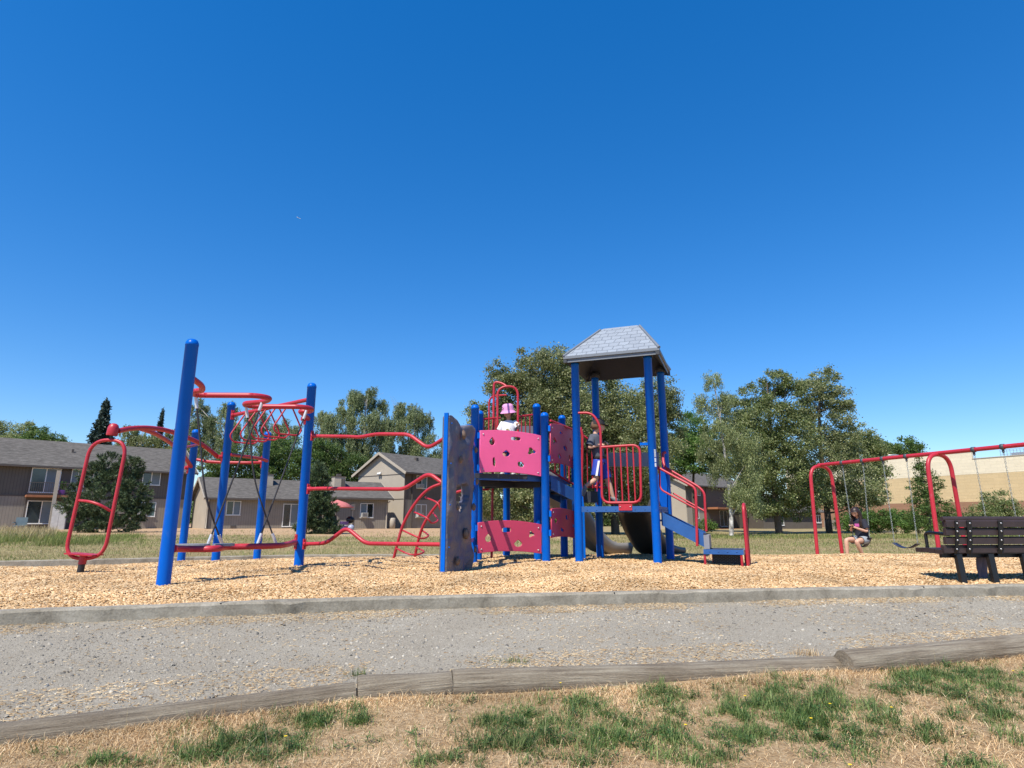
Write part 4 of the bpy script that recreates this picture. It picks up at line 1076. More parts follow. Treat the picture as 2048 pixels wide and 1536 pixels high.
def join_head(body, hv, hf, mat):
    """merge head, ears and body surfaces into one continuous skin with a voxel-free join"""
    m = MB(); m.add(hv, hf, True); o = m.build('tmp_head', mat)
    bm = bmesh.new(); bm.from_mesh(body.data); bm.from_mesh(o.data); bpy.data.objects.remove(o)
    me = body.data; bm.to_mesh(me); bm.free()
    rm = body.modifiers.new('merge', 'REMESH'); rm.mode = 'VOXEL'; rm.voxel_size = .006; rm.use_smooth_shade = True
    dg = bpy.context.evaluated_depsgraph_get(); me2 = bpy.data.meshes.new_from_object(body.evaluated_get(dg))
    me2.materials.clear(); me2.materials.append(mat); body.modifiers.clear(); body.data = me2; me2.name = body.name
    me2.polygons.foreach_set("use_smooth", [True]*len(me2.polygons))
def ears(hv, hf, fr):
    c, f_, up, rt, h = fr
    for s in (-1, 1):
        e_ = MB().sphere((0, 0, 0), 1, n=8, m=6); o = len(hv)
        for v in e_.v:
            hv.append(c+(rt*(s*.40+v[0]*.045)+f_*(-.03+v[1]*.07)+up*(-.02+v[2]*.11))*h)
        hf += [tuple(i+o for i in q) for q in e_.f]
def ring_cloth(name, rings, m, parent, n=20, thick=.006, close_top=False):
    """a garment tube lofted through ellipses: (centre, axis_a half vector, axis_b half vector)"""
    vs = []; k = len(rings)
    for (c, a, b_) in rings:
        c = Vector(c); a = Vector(a); b_ = Vector(b_)
        for j in range(n):
            t = 2*pi*j/n; vs.append(c+a*cos(t)+b_*sin(t)*(1+.02*sin(3*t)))
    fs = [(i*n+j, i*n+(j+1) % n, (i+1)*n+(j+1) % n, (i+1)*n+j) for i in range(k-1) for j in range(n)]
    return vs, fs
def cloth_obj(name, pieces, m, parent):
    b_ = MB()
    for vs, fs in pieces: b_.add(vs, fs, True)
    o = b_.build(name, m, parent)
    s = o.modifiers.new('thick', 'SOLIDIFY'); s.thickness = .006
    sb = o.modifiers.new('sub', 'SUBSURF'); sb.levels = sb.render_levels = 1
    return o
def limb_sleeve(a, b_, ra, rb, n=14):
    a = Vector(a); b_ = Vector(b_); d = (b_-a).normalized(); s = d.orthogonal().normalized(); u = d.cross(s); rings = []
    for t in (0, .33, .66, 1.0):
        r = ra+(rb-ra)*t; rings.append((a.lerp(b_, t), s*r, u*r))
    return ring_cloth('', rings, None, None, n)

# --- teenager on the swing, looking down at a phone
def swing_girl():
    d0 = s1p.y
    hp = Vector((s1p.x+.02, s1p.y, .14))
    face_dir = Vector((-.90, -.44, 0)).normalized(); side = Vector((-face_dir.y, face_dir.x, 0))  # her left? (toward far side positive)
    if side.y < 0: side = -side
    root = thing('person', 'long-haired person in dark t-shirt and grey shorts sitting on a swing with a phone', 'person', (hp.x, hp.y, -.38))
    f_ = face_dir; up = Vector((0, 0, 1))
    pel = hp+up*.02; wa = pel+up*.16-f_*.01; chs = pel+up*.34+f_*.03; nb = pel+up*.47+f_*.05; nk = nb+up*.06+f_*.03
    hc = nk+up*.115+f_*.06; hdir = (f_*.80-up*.55-side*.12).normalized()
    hipN = pel-side*.09; hipF = pel+side*.09
    kneeN = pel-side*.10+f_*.37-up*.035; kneeF = pel+side*.13+f_*.41-up*.00
    footN = kneeN+f_*.02*-1-f_*.20-up*.40; footF = kneeF+f_*.02-up*.43
    shN = nb-side*.155-up*.045; shF = nb+side*.155-up*.045
    elN = shN-up*.235+f_*.01-side*.03; elF = shF-up*.22+f_*.10
    hand_c = chs+f_*.29-up*.02
    wrN = hand_c-side*.045-f_*.02-up*.03; wrF = hand_c+side*.05-f_*.03-up*.03
    body = [[('pel', pel, (.115, .10)), ('wa', wa, (.10, .085)), ('ch', chs, (.125, .095)), ('nb', nb, (.075, .06)), ('nk', nk, .042), ('hd', hc-hdir*.02, .05)],
            [('pel', pel, .1), ('hN', hipN+f_*.06, .078), (None, (hipN+kneeN)/2+f_*.03, .072), ('kN', kneeN, .054), (None, kneeN.lerp(footN, .3)-Vector((0, 0, 0)), .053), (None, kneeN.lerp(footN, .85), .032), (None, footN, .034), (None, footN+f_*.12-up*.03, .026)],
            [('pel', pel, .1), ('hF', hipF+f_*.06, .078), (None, (hipF+kneeF)/2+f_*.03, .072), ('kF', kneeF, .054), (None, kneeF.lerp(footF, .3), .053), (None, kneeF.lerp(footF, .85), .032), (None, footF, .034), (None, footF+f_*.12-up*.02, .026)],
            [('ch', chs, .1), ('sN', shN, .052), (None, shN.lerp(elN, .5), .042), ('eN', elN, .035), (None, elN.lerp(wrN, .35), .034), (None, wrN, .023), (None, wrN+(hand_c-wrN).normalized()*.05, .024)],
            [('ch', chs, .1), ('sF', shF, .052), (None, shF.lerp(elF, .5), .042), ('eF', elF, .035), (None, elF.lerp(wrF, .35), .034), (None, wrF, .023), (None, wrF+(hand_c-wrF).normalized()*.05, .024)]]
    hd1 = (hand_c-wrN).normalized(); hd2 = (hand_c-wrF).normalized()
    body += hand(wrN+hd1*.0, (f_*.5+up*.6+side*.3), -f_, 1, .95, .9)+hand(wrF, (f_*.5+up*.6-side*.3), -f_, -1, .95, .9)
    bo_ = skinmesh('body', body, M['skin'], root)
    hv, hf, fr = head_mesh(hc, hdir, up, .225, M['skin'], None); ears(hv, hf, fr); join_head(bo_, hv, hf, M['skin'])
    face_parts(fr, bo_)
    c, hf_, hu, hr, h = fr
    # hair: cap over the skull and long strands down the back and beside the face
    hb = MB(); vs = []; n, m_ = 22, 10
    for i in range(m_+1):
        th = pi*.62*i/m_
        for k in range(n):
            ph = 2*pi*k/n; x = sin(th)*cos(ph); y = sin(th)*sin(ph); z = cos(th)
            lim = 1.0
            if y > .35: z = max(z, .30+.35*(y-.35))
            vs.append(c+(hr*x*.435+hf_*(y*.50-.015)+hu*(z*.545))*h)
    hb.add(vs, [(i*n+k, i*n+(k+1) % n, (i+1)*n+(k+1) % n, (i+1)*n+k) for i in range(m_) for k in range(n)], True)
    for k in range(70):
        an = R(150)+R(240)*k/69; x = cos(an); y = sin(an)
        p0_ = c+(hr*x*.40+hf_*(y*.44)+hu*.12)*h
        p1_ = c+(hr*x*.50+hf_*(y*.50)-hu*.2)*h-up*.03
        p2_ = Vector((c.x, c.y, c.z))+(hr*x*.45)*h-f_*(.07 if y < .2 else -.02)+hf_*0-up*(.22+.05*random.random())+side*random.uniform(-.03, .03)
        p3_ = p2_-up*(.10+.06*random.random())+f_*random.uniform(-.03, .02)
        hb.tube(catmull([p0_, p1_, p2_, p3_], 4), [.012]*4+[.014]*4+[.012]*4+[.003], 5)
    hb.build('hair', M['hairb'], root)
    # t-shirt
    rg = [(pel-up*.01-f_*.01, f_*.135, side*.165), (pel+up*.08, f_*.125, side*.155), (wa, f_*.115, side*.145), (chs, f_*.13, side*.165), (chs+up*.07, f_*.115, side*.18), (nb-up*.02, f_*.09, side*.165), (nb-up*.0, f_*.075, side*.13), (nb+up*.025, f_*.06, side*.075)]
    sh = cloth_obj('t_shirt', [ring_cloth('', rg, None, None), limb_sleeve(shN+up*.045+side*.05, shN.lerp(elN, .72), .072, .078), limb_sleeve(shF+up*.03-side*.05, shF.lerp(elF, .72), .062, .075)], M['tee_d'], root)
    pr = MB(); pc = chs+f_*.138-side*.02; nn = 10
    pr.obox(pc+up*.0, f_*.004, side*.055, up*.035); pr.build('shirt_print', M['pinkprint'], sh)
    th = [limb_sleeve(hipN+f_*.0, (hipN+kneeN)/2+f_*.02, .098, .10), limb_sleeve(hipF, (hipF+kneeF)/2+f_*.02, .098, .10), ring_cloth('', [(pel-up*.08, f_*.06, side*.09), (pel-up*.06, f_*.14, side*.17), (pel+up*.03, f_*.13, side*.16)], None, None)]
    cloth_obj('shorts', th, M['short_g'], root)
    for ft in (footN, footF):
        q = ft+f_*.06-up*.03
        s_ = MB().sphere(q, 1, (.5, .5, .5), n=4, m=3)
        sh_ = MB(); M3 = Matrix((f_, side, up)).transposed()
        sh_.lathe([(.001, -1), (.6, -.8), (.95, -.3), (1, .2), (.8, .7), (.001, 1)], 12, q, M3 @ Matrix(((.13, 0, 0), (0, .045, 0), (0, 0, .038)))); sh_.build('shoe', M['shoe'], root)
    ph_ = MB().obox(hand_c+f_*.03+up*.045, side*.036, (f_*.3+up*.95)*.07, (f_*.95-up*.3)*.005).build('phone', M['blackrub']); tag(ph_, 'black phone held in both hands by the person on the swing', 'phone')
swing_girl()

# --- small child on the high deck behind the pink panel
def deck_child():
    x, y = gx(1017, 9.92, 2.2), 9.92; zb = 1.31; Hh = 1.13
    f_ = Vector((-.15, -.98, 0)).normalized(); side = Vector((-f_.y, f_.x, 0)); side = side if side.x > 0 else -side; up = Vector((0, 0, 1))
    root = thing('person', 'small child in a pink bucket hat and white t-shirt on the high deck', 'person', (x, y, zb))
    o = Vector((x, y, zb)); pel = o+up*.54; wa = o+up*.66; chs = o+up*.80; nb = o+up*.90; nk = o+up*.945+f_*.01
    hc = o+up*1.05+f_*.035; hdir = (f_*.92-up*.22-side*.22).normalized()
    shL = nb-side*.115-up*.025; shR = nb+side*.115-up*.025
    elL = shL-up*.17-side*.035; wrL = elL-up*.13+f_*.05-side*.01
    elR = shR-up*.13+side*.075-f_*.01; wrR = shR-up*.055+side*.055+f_*.15
    wrR = P(1033, 848, 9.83); elR = (shR+wrR)/2+side*.05-up*.09
    hips = [pel-side*.06, pel+side*.06]; feet = [o-side*.085+f_*.03, o+side*.085-f_*.06]
    body = [[('pel', pel, (.088, .075)), ('wa', wa, (.083, .07)), ('ch', chs, (.09, .072)), ('nb', nb, (.055, .045)), ('nk', nk, .033), ('hd', hc, .045)]]
    for h_, ft in zip(hips, feet):
        kn = h_.lerp(ft, .52)+f_*.03
        body.append([('pel', pel, .08), (None, h_-up*.05, .058), (None, h_.lerp(kn, .55), .05), (None, kn, .04), (None, kn.lerp(ft, .35), .038), (None, ft+up*.06, .026), (None, ft+up*.035+f_*.02, .028), (None, ft+up*.03+f_*.11, .022)])
    body.append([('ch', chs, .08), (None, shL, .036), (None, shL.lerp(elL, .5), .031), (None, elL, .026), (None, wrL, .019), (None, wrL+(wrL-elL).normalized()*.035, .02)])
    body.append([('ch', chs, .08), (None, shR, .036), (None, shR.lerp(elR, .5), .031), (None, elR, .026), (None, wrR, .019), (None, wrR+up*.02+side*.012, .02)])
    body += hand(wrL, wrL-elL, -side, -1, .72, .5)+hand(wrR-up*.01, side*.5+up*.25+f_*-.2, f_, 1, .72, 1.3)
    bo_ = skinmesh('body', body, M['skin_t'], root)
    hv, hf, fr = head_mesh(hc, hdir, up, .195, None, None); ears(hv, hf, fr); join_head(bo_, hv, hf, M['skin_t']); face_parts(fr, bo_)
    c, hf_, hu, hr, h = fr
    hh = MB().sphere(c-hf_*.02, .092, (1, 1, 1), n=16, m=10); hh.v = [v if (Vector(v)-c).dot(hf_) < .045 or (Vector(v)-c).dot(hu) > .04 else tuple(c+(Vector(v)-c)*.85) for v in hh.v]
    hh.build('hair', M['hairb'], root)
    Mx = Matrix((hr, hf_, hu)).transposed()
    hat = MB().lathe([(.001, .145), (.045, .145), (.078, .132), (.092, .10), (.097, .045), (.101, .032), (.122, .008), (.134, -.006), (.136, -.010), (.120, .002), (.097, .028)], 28, c, Mx).build('bucket_hat', M['hatp'], root)
    bd_ = MB()
    for an in (R(118), R(238), R(358)):
        vs = []
        for (r, z) in [(.0, .147), (.045, .147), (.080, .134), (.094, .10), (.099, .045), (.103, .033), (.124, .010), (.135, -.004)]:
            for w in (-1, 1): 
                a_ = an+w*.016/max(r, .03); vs.append(c+Mx @ Vector((r*cos(a_)*1.01, r*sin(a_)*1.01, z)))
        bd_.add(vs, [(2*i, 2*i+1, 2*i+3, 2*i+2) for i in range(7)], True)
    bd_.build('hat_band', M['hatv'], hat)
    MB().lathe([(.012, 0), (.020, 0), (.020, .002)], 12, c+Mx @ Vector((.062, .088, .075)), Mx @ Matrix.Rotation(R(-80), 3, 'X')).build('hat_print', M['tee_d'], hat)
    rg = [(o+up*.47, f_*.098, side*.118), (o+up*.60, f_*.092, side*.112), (wa, f_*.09, side*.11), (chs, f_*.092, side*.118), (chs+up*.06, f_*.08, side*.125), (nb+up*.0, f_*.062, side*.10), (nb+up*.02, f_*.045, side*.055)]
    sh = cloth_obj('t_shirt', [ring_cloth('', rg, None, None), limb_sleeve(shL+up*.02+side*.03, shL.lerp(elL, .72)-side*.01, .045, .056), limb_sleeve(shR+up*.02-side*.03, shR.lerp(elR, .75), .045, .056)], M['tee_w'], root)
    pt = MB()
    for (a_, z, r) in ((.0, .76, .016), (.02, .745, .014), (-.02, .755, .011), (.035, .70, .008), (-.04, .71, .007), (.05, .77, .008)): pt.sphere(o+f_*.094+side*a_+up*z, r, (1, .3, .8), n=8, m=4)
    pt.build('shirt_print', pm('faded_gold_print', (.45, .36, .16), .8, .2, 30), sh)
    cloth_obj('shorts', [limb_sleeve(hips[0]+up*.02, hips[0].lerp(feet[0], .30)+f_*.01, .066, .07), limb_sleeve(hips[1]+up*.02, hips[1].lerp(feet[1], .30)+f_*.01, .066, .07)], M['short_b'], root)
    for ft in feet:
        M3 = Matrix((f_, side, up)).transposed()
        MB().lathe([(.001, -1), (.6, -.8), (.95, -.3), (1, .2), (.8, .7), (.001, 1)], 12, ft+f_*.055+up*.032, M3 @ Matrix(((.095, 0, 0), (0, .036, 0), (0, 0, .032)))).build('shoe', M['shoew'], root)
deck_child()

# --- boy running across the tower deck
def boy():
    D = 9.98; q = lambda x, y, dd=0: P(*dpx(x, y), D+dd)
    root = thing('person', 'boy in a grey t-shirt and royal blue shorts striding across the tower deck', 'person', q(350, 1090)*1.0)
    f_ = Vector((.97, -.22, 0)).normalized(); side = Vector((-f_.y, f_.x, 0)); up = Vector((0, 0, 1))  # side points away from the camera
    hc = q(338, 645); nk = q(322, 678); nb = q(318, 698); chs = q(325, 740); wa = q(336, 800); pel = q(345, 842)
    shN = q(305, 712, -.11); shF = q(335, 705, .13)
    elN = q(283, 770, -.15); wrN = q(348, 752, -.17); hN = q(382, 742, -.16)
    elF = q(350, 765, .2); wrF = q(375, 735, .14); hF = q(390, 738, .1)
    hipN = q(340, 858, -.08); hipF = q(352, 858, .08)
    kF = q(398, 975, .08); aF = q(425, 1060, .08); toF = q(455, 1078, .06)
    kN = q(322, 955, -.09); aN = q(262, 992, -.07); toN = q(252, 1030, -.07)
    body = [[('pel', pel, (.10, .085)), ('wa', wa, (.09, .078)), ('ch', chs, (.10, .082)), ('nb', nb, (.06, .05)), ('nk', nk, .038), ('hd', hc, .05)],
            [('pel', pel, .1), (None, hipF, .072), (None, hipF.lerp(kF, .5), .062), (None, kF, .046), (None, kF.lerp(aF, .35), .046), (None, aF, .028), (None, aF.lerp(toF, .4)-up*.01, .03), (None, toF, .024)],
            [('pel', pel, .1), (None, hipN, .072), (None, hipN.lerp(kN, .5), .062), (None, kN, .046), (None, kN.lerp(aN, .35), .046), (None, aN, .028), (None, aN.lerp(toN, .4), .03), (None, toN, .024)],
            [('ch', chs, .09), (None, shN, .043), (None, shN.lerp(elN, .5), .036), (None, elN, .030), (None, elN.lerp(wrN, .4), .029), (None, wrN, .021), (None, wrN.lerp(hN, .5), .023)],
            [('ch', chs, .09), (None, shF, .043), (None, shF.lerp(elF, .5), .036), (None, elF, .030), (None, wrF, .021), (None, wrF.lerp(hF, .5), .023)]]
    body += hand(wrN, hN-wrN, up-side*.4, 1, .82, 1.2)+hand(wrF, hF-wrF, up+side*.3, -1, .82, 1.2)
    bo_ = skinmesh('body', body, M['skin'], root)
    hv, hf, fr = head_mesh(hc, (f_-side*.1-up*.08), up, .215, None, None); ears(hv, hf, fr); join_head(bo_, hv, hf, M['skin']); face_parts(fr, bo_)
    c, hf_, hu, hr, h = fr
    hh = MB().sphere(c-hf_*.02+hu*.012, .112, (1, 1, 1), n=18, m=12)
    hh.v = [v if ((Vector(v)-c).dot(hf_) < .02 and (Vector(v)-c).dot(hu) > -.06) or (Vector(v)-c).dot(hu) > .06 else tuple(c+(Vector(v)-c)*.8) for v in hh.v]
    hh.build('hair', M['hairf'], root)
    Mx = Matrix((hr, hf_, hu)).transposed()
    cp = MB().lathe([(.001, .135), (.04, .132), (.08, .112), (.105, .075), (.115, .03), (.116, .022)], 22, c-hf_*.008, Mx)
    vs = []
    for i in range(9):
        a_ = R(35+110*i/8)
        for r in (.108, .175): vs.append(c+Mx @ Vector((r*cos(a_)*(.92 if r > .15 else 1), r*sin(a_), .035-(.012 if r > .15 else 0))))
    cp.add(vs, [(2*i, 2*i+1, 2*i+3, 2*i+2) for i in range(8)], True); cp.build('baseball_cap', M['capk'], root)
    tl = (chs-pel).normalized()
    rg = [(pel+tl*.0, f_*.105, side*.135), (wa, f_*.10, side*.13), (chs-tl*.05, f_*.105, side*.135), (chs+tl*.03, f_*.098, side*.145), (nb-tl*.02, f_*.09, side*.155), (nb+tl*.0, f_*.07, side*.12), (nb+tl*.025, f_*.055, side*.065)]
    sh = cloth_obj('t_shirt', [ring_cloth('', rg, None, None), limb_sleeve(shN+side*.05+up*.035, shN.lerp(elN, .85), .064, .070), limb_sleeve(shF-side*.04+up*.02, shF.lerp(elF, .8), .056, .066)], M['tee_g'], root)
    so_ = cloth_obj('shorts', [limb_sleeve(hipN+up*.05, hipN.lerp(kN, .80), .090, .088), limb_sleeve(hipF+up*.05, hipF.lerp(kF, .78), .090, .088), ring_cloth('', [(pel-up*.05, f_*.10, side*.12), (pel+up*.0, f_*.105, side*.135), (pel+up*.05, f_*.10, side*.13)], None, None)], M['short_b'], root)
    # white side stripe on the near leg
    a0 = hipN+up*.03; a1 = hipN.lerp(kN, .79); dl = (a1-a0).normalized()
    MB().obox((a0+a1)/2-side*.092+f_*.012, dl*(a1-a0).length/2, f_*.017, side*.004).build('side_stripe', M['tee_w'], so_)
    cloth_obj('shirt_hem', [ring_cloth('', [(pel+up*.06, f_*.108, side*.138), (pel+up*.02, f_*.11, side*.14)], None, None)], M['capk'], root)
    for (a_, t_) in ((aF, toF), (aN, toN)):
        d = (t_-a_).normalized(); s_ = side; u_ = d.cross(s_)
        M3 = Matrix((d, s_, u_)).transposed()
        MB().lathe([(.001, -1), (.6, -.8), (.95, -.3), (1, .2), (.8, .7), (.001, 1)], 14, a_.lerp(t_, .5)+(Vector((0, 0, -.012))), M3 @ Matrix(((.105, 0, 0), (0, .042, 0), (0, 0, .038)))).build('shoe', M['shoe'], root)
boy()

# small white airliner far away in the sky
def plane():
    d = 5200; c = P(597.5, 436, d); r = Vector((1, .2, -.42)).normalized()
    root = thing('airplane', 'tiny white airliner high in the blue sky on the left', 'airplane', c); s = Vector((.25, -.1, .95)).normalized().cross(r).normalized()
    up = r.cross(s); k = 1.0
    MB().tube([c-r*19*k, c-r*15*k, c+r*14*k, c+r*18*k, c+r*20*k], [.6, 2, 2, 1.4, .3], 10).build('fuselage', M['white'], root)
    for q in (-1, 1):
        MB().add([c+r*5, c-r*2, c-r*8+s*q*17, c-r*5.5+s*q*17]+[v+up*.5 for v in (c+r*5, c-r*2, c-r*8+s*q*17, c-r*5.5+s*q*17)], [(0, 1, 2, 3), (7, 6, 5, 4), (0, 3, 7, 4), (1, 5, 6, 2), (2, 6, 7, 3), (0, 4, 5, 1)]).build('wing', M['white'], root)
        MB().obox(c-r*17+s*q*3.5, r*1.5, s*3.3, up*.2).build('tailplane', M['white'], root)
    MB().obox(c-r*17+up*3, r*1.8, s*.25, up*3).build('tail_fin', M['white'], root)
plane()

# ------------------------------------------------------------------ houses
class House:
    def __init__(s, name, label, cat, p0, dr):
        d = Vector((dr[0], dr[1], 0)).normalized(); s.d = d; s.p0 = Vector((p0[0], p0[1], 0))
        s.root = thing(name, label, cat, s.p0); s.root.rotation_euler.z = atan2(d.y, d.x)
    def loc(s, px, py): return on_plane(px, py, s.p0, s.d)
    def add(s, m, name, mat, parent=None):
        o = m.build(name, mat); o.parent = parent or s.root; return o
    def box(s, name, mat, x0, x1, y0, y1, z0, z1, parent=None): return s.add(MB().box(x0, x1, y0, y1, z0, z1), name, mat, parent)
    def window(s, px0, py0, px1, py1, y=0, kind='slide', ac=None, blind=None, frame='white', name='window', cw=.06):
        (x0, z1), (x1, z1b), (_, z0) = s.loc(px0, py0), s.loc(px1, py0), s.loc((px0+px1)/2, py1)
        z1 = (z1+z1b)/2
        m = MB(); m.box(x0, x1, y-.05, y+.02, z0-cw, z0); m.box(x0, x1, y-.05, y+.02, z1, z1+cw); m.box(x0-cw, x0, y-.05, y+.02, z0-cw, z1+cw); m.box(x1, x1+cw, y-.05, y+.02, z0-cw, z1+cw)
        xm = (x0+x1)/2; m.box(xm-.035, xm+.035, y-.045, y-.002, z0, z1); m.box(x0-cw-.03, x1+cw+.03, y-.09, y-.051, z0-cw-.03, z0-cw+.01)
        f_ = s.add(m, name, M[frame])
        s.add(MB().box(x0, x1, y-.012, y+.004, z0, z1), 'pane', M['glass'], f_)
        if blind == 'R': s.box('curtain', M['curt'], xm+.06, x1-.03, y-.018, y-.013, z0+.03, z1-.03, f_)
        if blind == 'L': s.box('blind', M['blind'], x0+.03, xm-.06, y-.018, y-.013, z0+.03, z1-.03, f_)
        if blind == 'B': s.box('blind', M['blind'], xm+.06, x1-.03, y-.018, y-.013, z0+.03, z1-.03, f_)
        if ac:
            a0 = x0+.02; a1 = x0+(x1-x0)*.52; h = (z1-z0)*.33
            u = s.box('air_conditioner', M['ac'], a0, a1, y-.35, y-.02, z0, z0+h, f_)
            g_ = MB()
            for k in range(5): g_.box(a0+.05, a1-.05, y-.358, y-.351, z0+.05+k*h*.16, z0+.05+k*h*.16+h*.07)
            s.add(g_, 'grille', M['trim_d'], u)
        return f_
    def gable(s, L0, L1, W, ze, zr, zb=-1, wallm='sid_dark_shade', endm='sid_flat', ov=.5, y0=0):
        """gabled volume: ridge along local x"""
        s.box('wall', M[wallm], L0, L1, y0, y0+.12, zb, ze+.02)
        s.box('rear_wall', M[wallm], L0, L1, y0+W-.12, y0+W, zb, ze)
        for x, sg in ((L0, 1), (L1, -1)):
            xa, xb = (x-.001, x+.10) if sg > 0 else (x-.10, x+.001)
            v = [(xx, yy, zz) for xx in (xa, xb) for yy, zz in ((y0+.005, zb), (y0+W-.005, zb), (y0+W-.005, ze), (y0+W/2, zr-.03), (y0+.005, ze))]
            s.add(MB().add(v, [(0, 1, 2, 3, 4), (9, 8, 7, 6, 5)]+[(i, (i+1) % 5, 5+(i+1) % 5, 5+i) for i in range(5)]), 'end_wall', M[endm])
        sl = (zr-ze)/(W/2); th = .12
        ro = MB()
        for sg in (0, 1):
            ye = y0-ov if sg == 0 else y0+W+ov; zz = ze-sl*ov; yr = y0+W/2
            A = [(L0-ov*.7, ye, zz), (L1+ov*.7, ye, zz), (L1+ov*.7, yr, zr), (L0-ov*.7, yr, zr)]
            ro.add([(x, y, z+.0) for x, y, z in A]+[(x, y, z+th) for x, y, z in A], [(3, 2, 1, 0), (4, 5, 6, 7), (0, 1, 5, 4), (1, 2, 6, 5), (2, 3, 7, 6), (3, 0, 4, 7)])
        r_ = s.add(ro, 'roof', M['shingle'])
        for x in (L0-ov*.7-.02, L1+ov*.7):
            b_ = MB()
            for sg in (0, 1):
                ye = y0-ov if sg == 0 else y0+W+ov
                b_.bar((x, ye, ze-sl*ov+.0), (x, y0+W/2, zr-.0), .05, .24)
            s.add(b_, 'bargeboard', M['sid_flat'], r_)
        s.box('gutter', M['trim_d'], L0-ov*.7, L1+ov*.7, y0-ov-.08, y0-ov-.002, ze-sl*ov-.04, ze-sl*ov+.09, r_)
        return r_
ES = (.735, .678)
# A: long two-storey block on the left
A_ = House('apartment_building', 'long two-storey taupe apartment block with grey roof and a balcony on the left', 'building', (-29.4, 56.0), ES)
A_.gable(-24, 0, 8, 5.0, 7.15, -1, 'sid_dark_shade', 'sid_flat', .55)
A_.box('lower_siding_lit', M['sid_tan_lit'], -24, -.02, -.03, -.003, -1, 2.45)  # sheet paints the brighter wall below the eave shade; part is paler paint
A_.box('floor_band', M['trim_d'], -24, -.02, -.05, -.031, 2.42, 2.55)
A_.window(288, 944, 321, 969, 0, blind='B'); A_.window(279, 1006, 311, 1032, -.03, blind='R', ac=True); A_.window(175, 942, 201, 966)
xb0 = A_.loc(53, 990)[0]; xb1 = A_.loc(172, 990)[0]
A_.box('recess_shade_sheet', M['trim_d'], xb0, xb1, -.056, -.046, -.12, 4.55)  # flat dark sheet standing for the shade inside the balcony recess
A_.window(66, 938, 122, 984, -.058, blind='B', name='sliding_door'); A_.window(146, 940, 170, 982, -.058, blind='L', name='sliding_door')
A_.window(57, 1003, 112, 1046, -.058, blind='B', name='sliding_door')
bal = A_.box('balcony_slab', M['orangewood'], xb0-.1, xb1+.1, -1.35, -.06, 2.36, 2.52)
m = MB()
for i in range(30):
    x = xb0+(xb1-xb0)*i/29; m.box(x-.012, x+.012, -1.32, -1.30, 2.52, 3.45)
m.box(xb0, xb1, -1.33, -1.29, 3.44, 3.49); m.box(xb0, xb1, -1.33, -1.29, 2.60, 2.63); A_.add(m, 'railing', M['trim_d'], bal)
xp = A_.loc(131, 1000)[0]-1.0; A_.box('porch_post', M['trim_t'], xp, xp+.24, -1.42, -1.30, -.3, 4.45)
A_.box('downpipe', M['trim_d'], -.3, -.2, -.14, -.052, -.3, 4.7)
A_.box('vent_pipe', M['trim_d'], -9, -8.85, 2, 2.15, 5.5, 6.5)
# planter on the balcony, storage cabinet, chair
pf = A_.p0+A_.d*(A_.loc(117, 985)[0])
def at_house(H_, px, py, off):
    """a point in front of a house wall, off metres toward the camera"""
    t, z = H_.loc(px, py); n_ = Vector((H_.d.y, -H_.d.x, 0)); q = H_.p0+H_.d*t+n_*off; q.z = z; return q
q = at_house(A_, 121, 986, 1.05); pl = thing('planter', 'purple plant pot with a green plant on the apartment balcony', 'planter', q)
q.z = 2.53; MB().lathe([(.001, 0), (.24, 0), (.34, .38), (.36, .40), (.33, .40), (.001, .36)], 14, q).build('pot', pm('purple_plastic', (.16, .06, .36), .5), pl)
mm = MB()
for k in range(26):
    a_ = k*2.4; mm.add([q+Vector((0, 0, .38)), q+Vector((.22*cos(a_), .22*sin(a_), .55+.02*k)), q+Vector((.10*cos(a_+.5), .10*sin(a_+.5), .75+.015*k))], [(0, 1, 2), (2, 1, 0)])
mm.build('plant_leaves', M['L_bright'], pl)
q = at_house(A_, 108, 1050, 2.2); q.z = -.16
cb = thing('storage_cabinet', 'pale grey plastic storage cabinet standing on the patio below the balcony', 'cabinet', q); cb.rotation_euler.z = atan2(ES[1], ES[0])-.2
cm_ = pm('pale_grey_plastic', (.46, .45, .43), .6)
for nm, bx_ in (('body', (-.45, .45, -.3, .3, 0, 1.85)), ('door', (-.43, -.01, -.33, -.301, .06, 1.78)), ('door', (.01, .43, -.33, -.301, .06, 1.78)), ('lid', (-.5, .5, -.36, .34, 1.851, 1.95))):
    o = MB().box(*bx_).build(nm, cm_); o.parent = cb
q = at_house(A_, 33, 1052, 2.8); q.z = -.18
ch_ = thing('patio_chair', 'pale blue-grey plastic patio chair by the left apartment wall', 'chair', q); ch_.rotation_euler.z = .5
pc_ = pm('blue_grey_plastic', (.13, .18, .20), .6)
for nm, bx_ in (('seat', (-.35, .35, -.35, .35, .38, .43)), ('backrest', (-.35, .35, .30, .35, .43, 1.0)), ('armrest', (-.42, -.34, -.35, .3, .60, .66)), ('armrest', (.34, .42, -.35, .3, .60, .66)), ('leg', (-.35, -.30, -.35, -.30, 0, .38)), ('leg', (.30, .35, -.35, -.30, 0, .38)), ('leg', (-.35, -.30, .30, .35, 0, .38)), ('leg', (.30, .35, .30, .35, 0, .38))):
    o = MB().box(*bx_).build(nm, pc_); o.parent = ch_

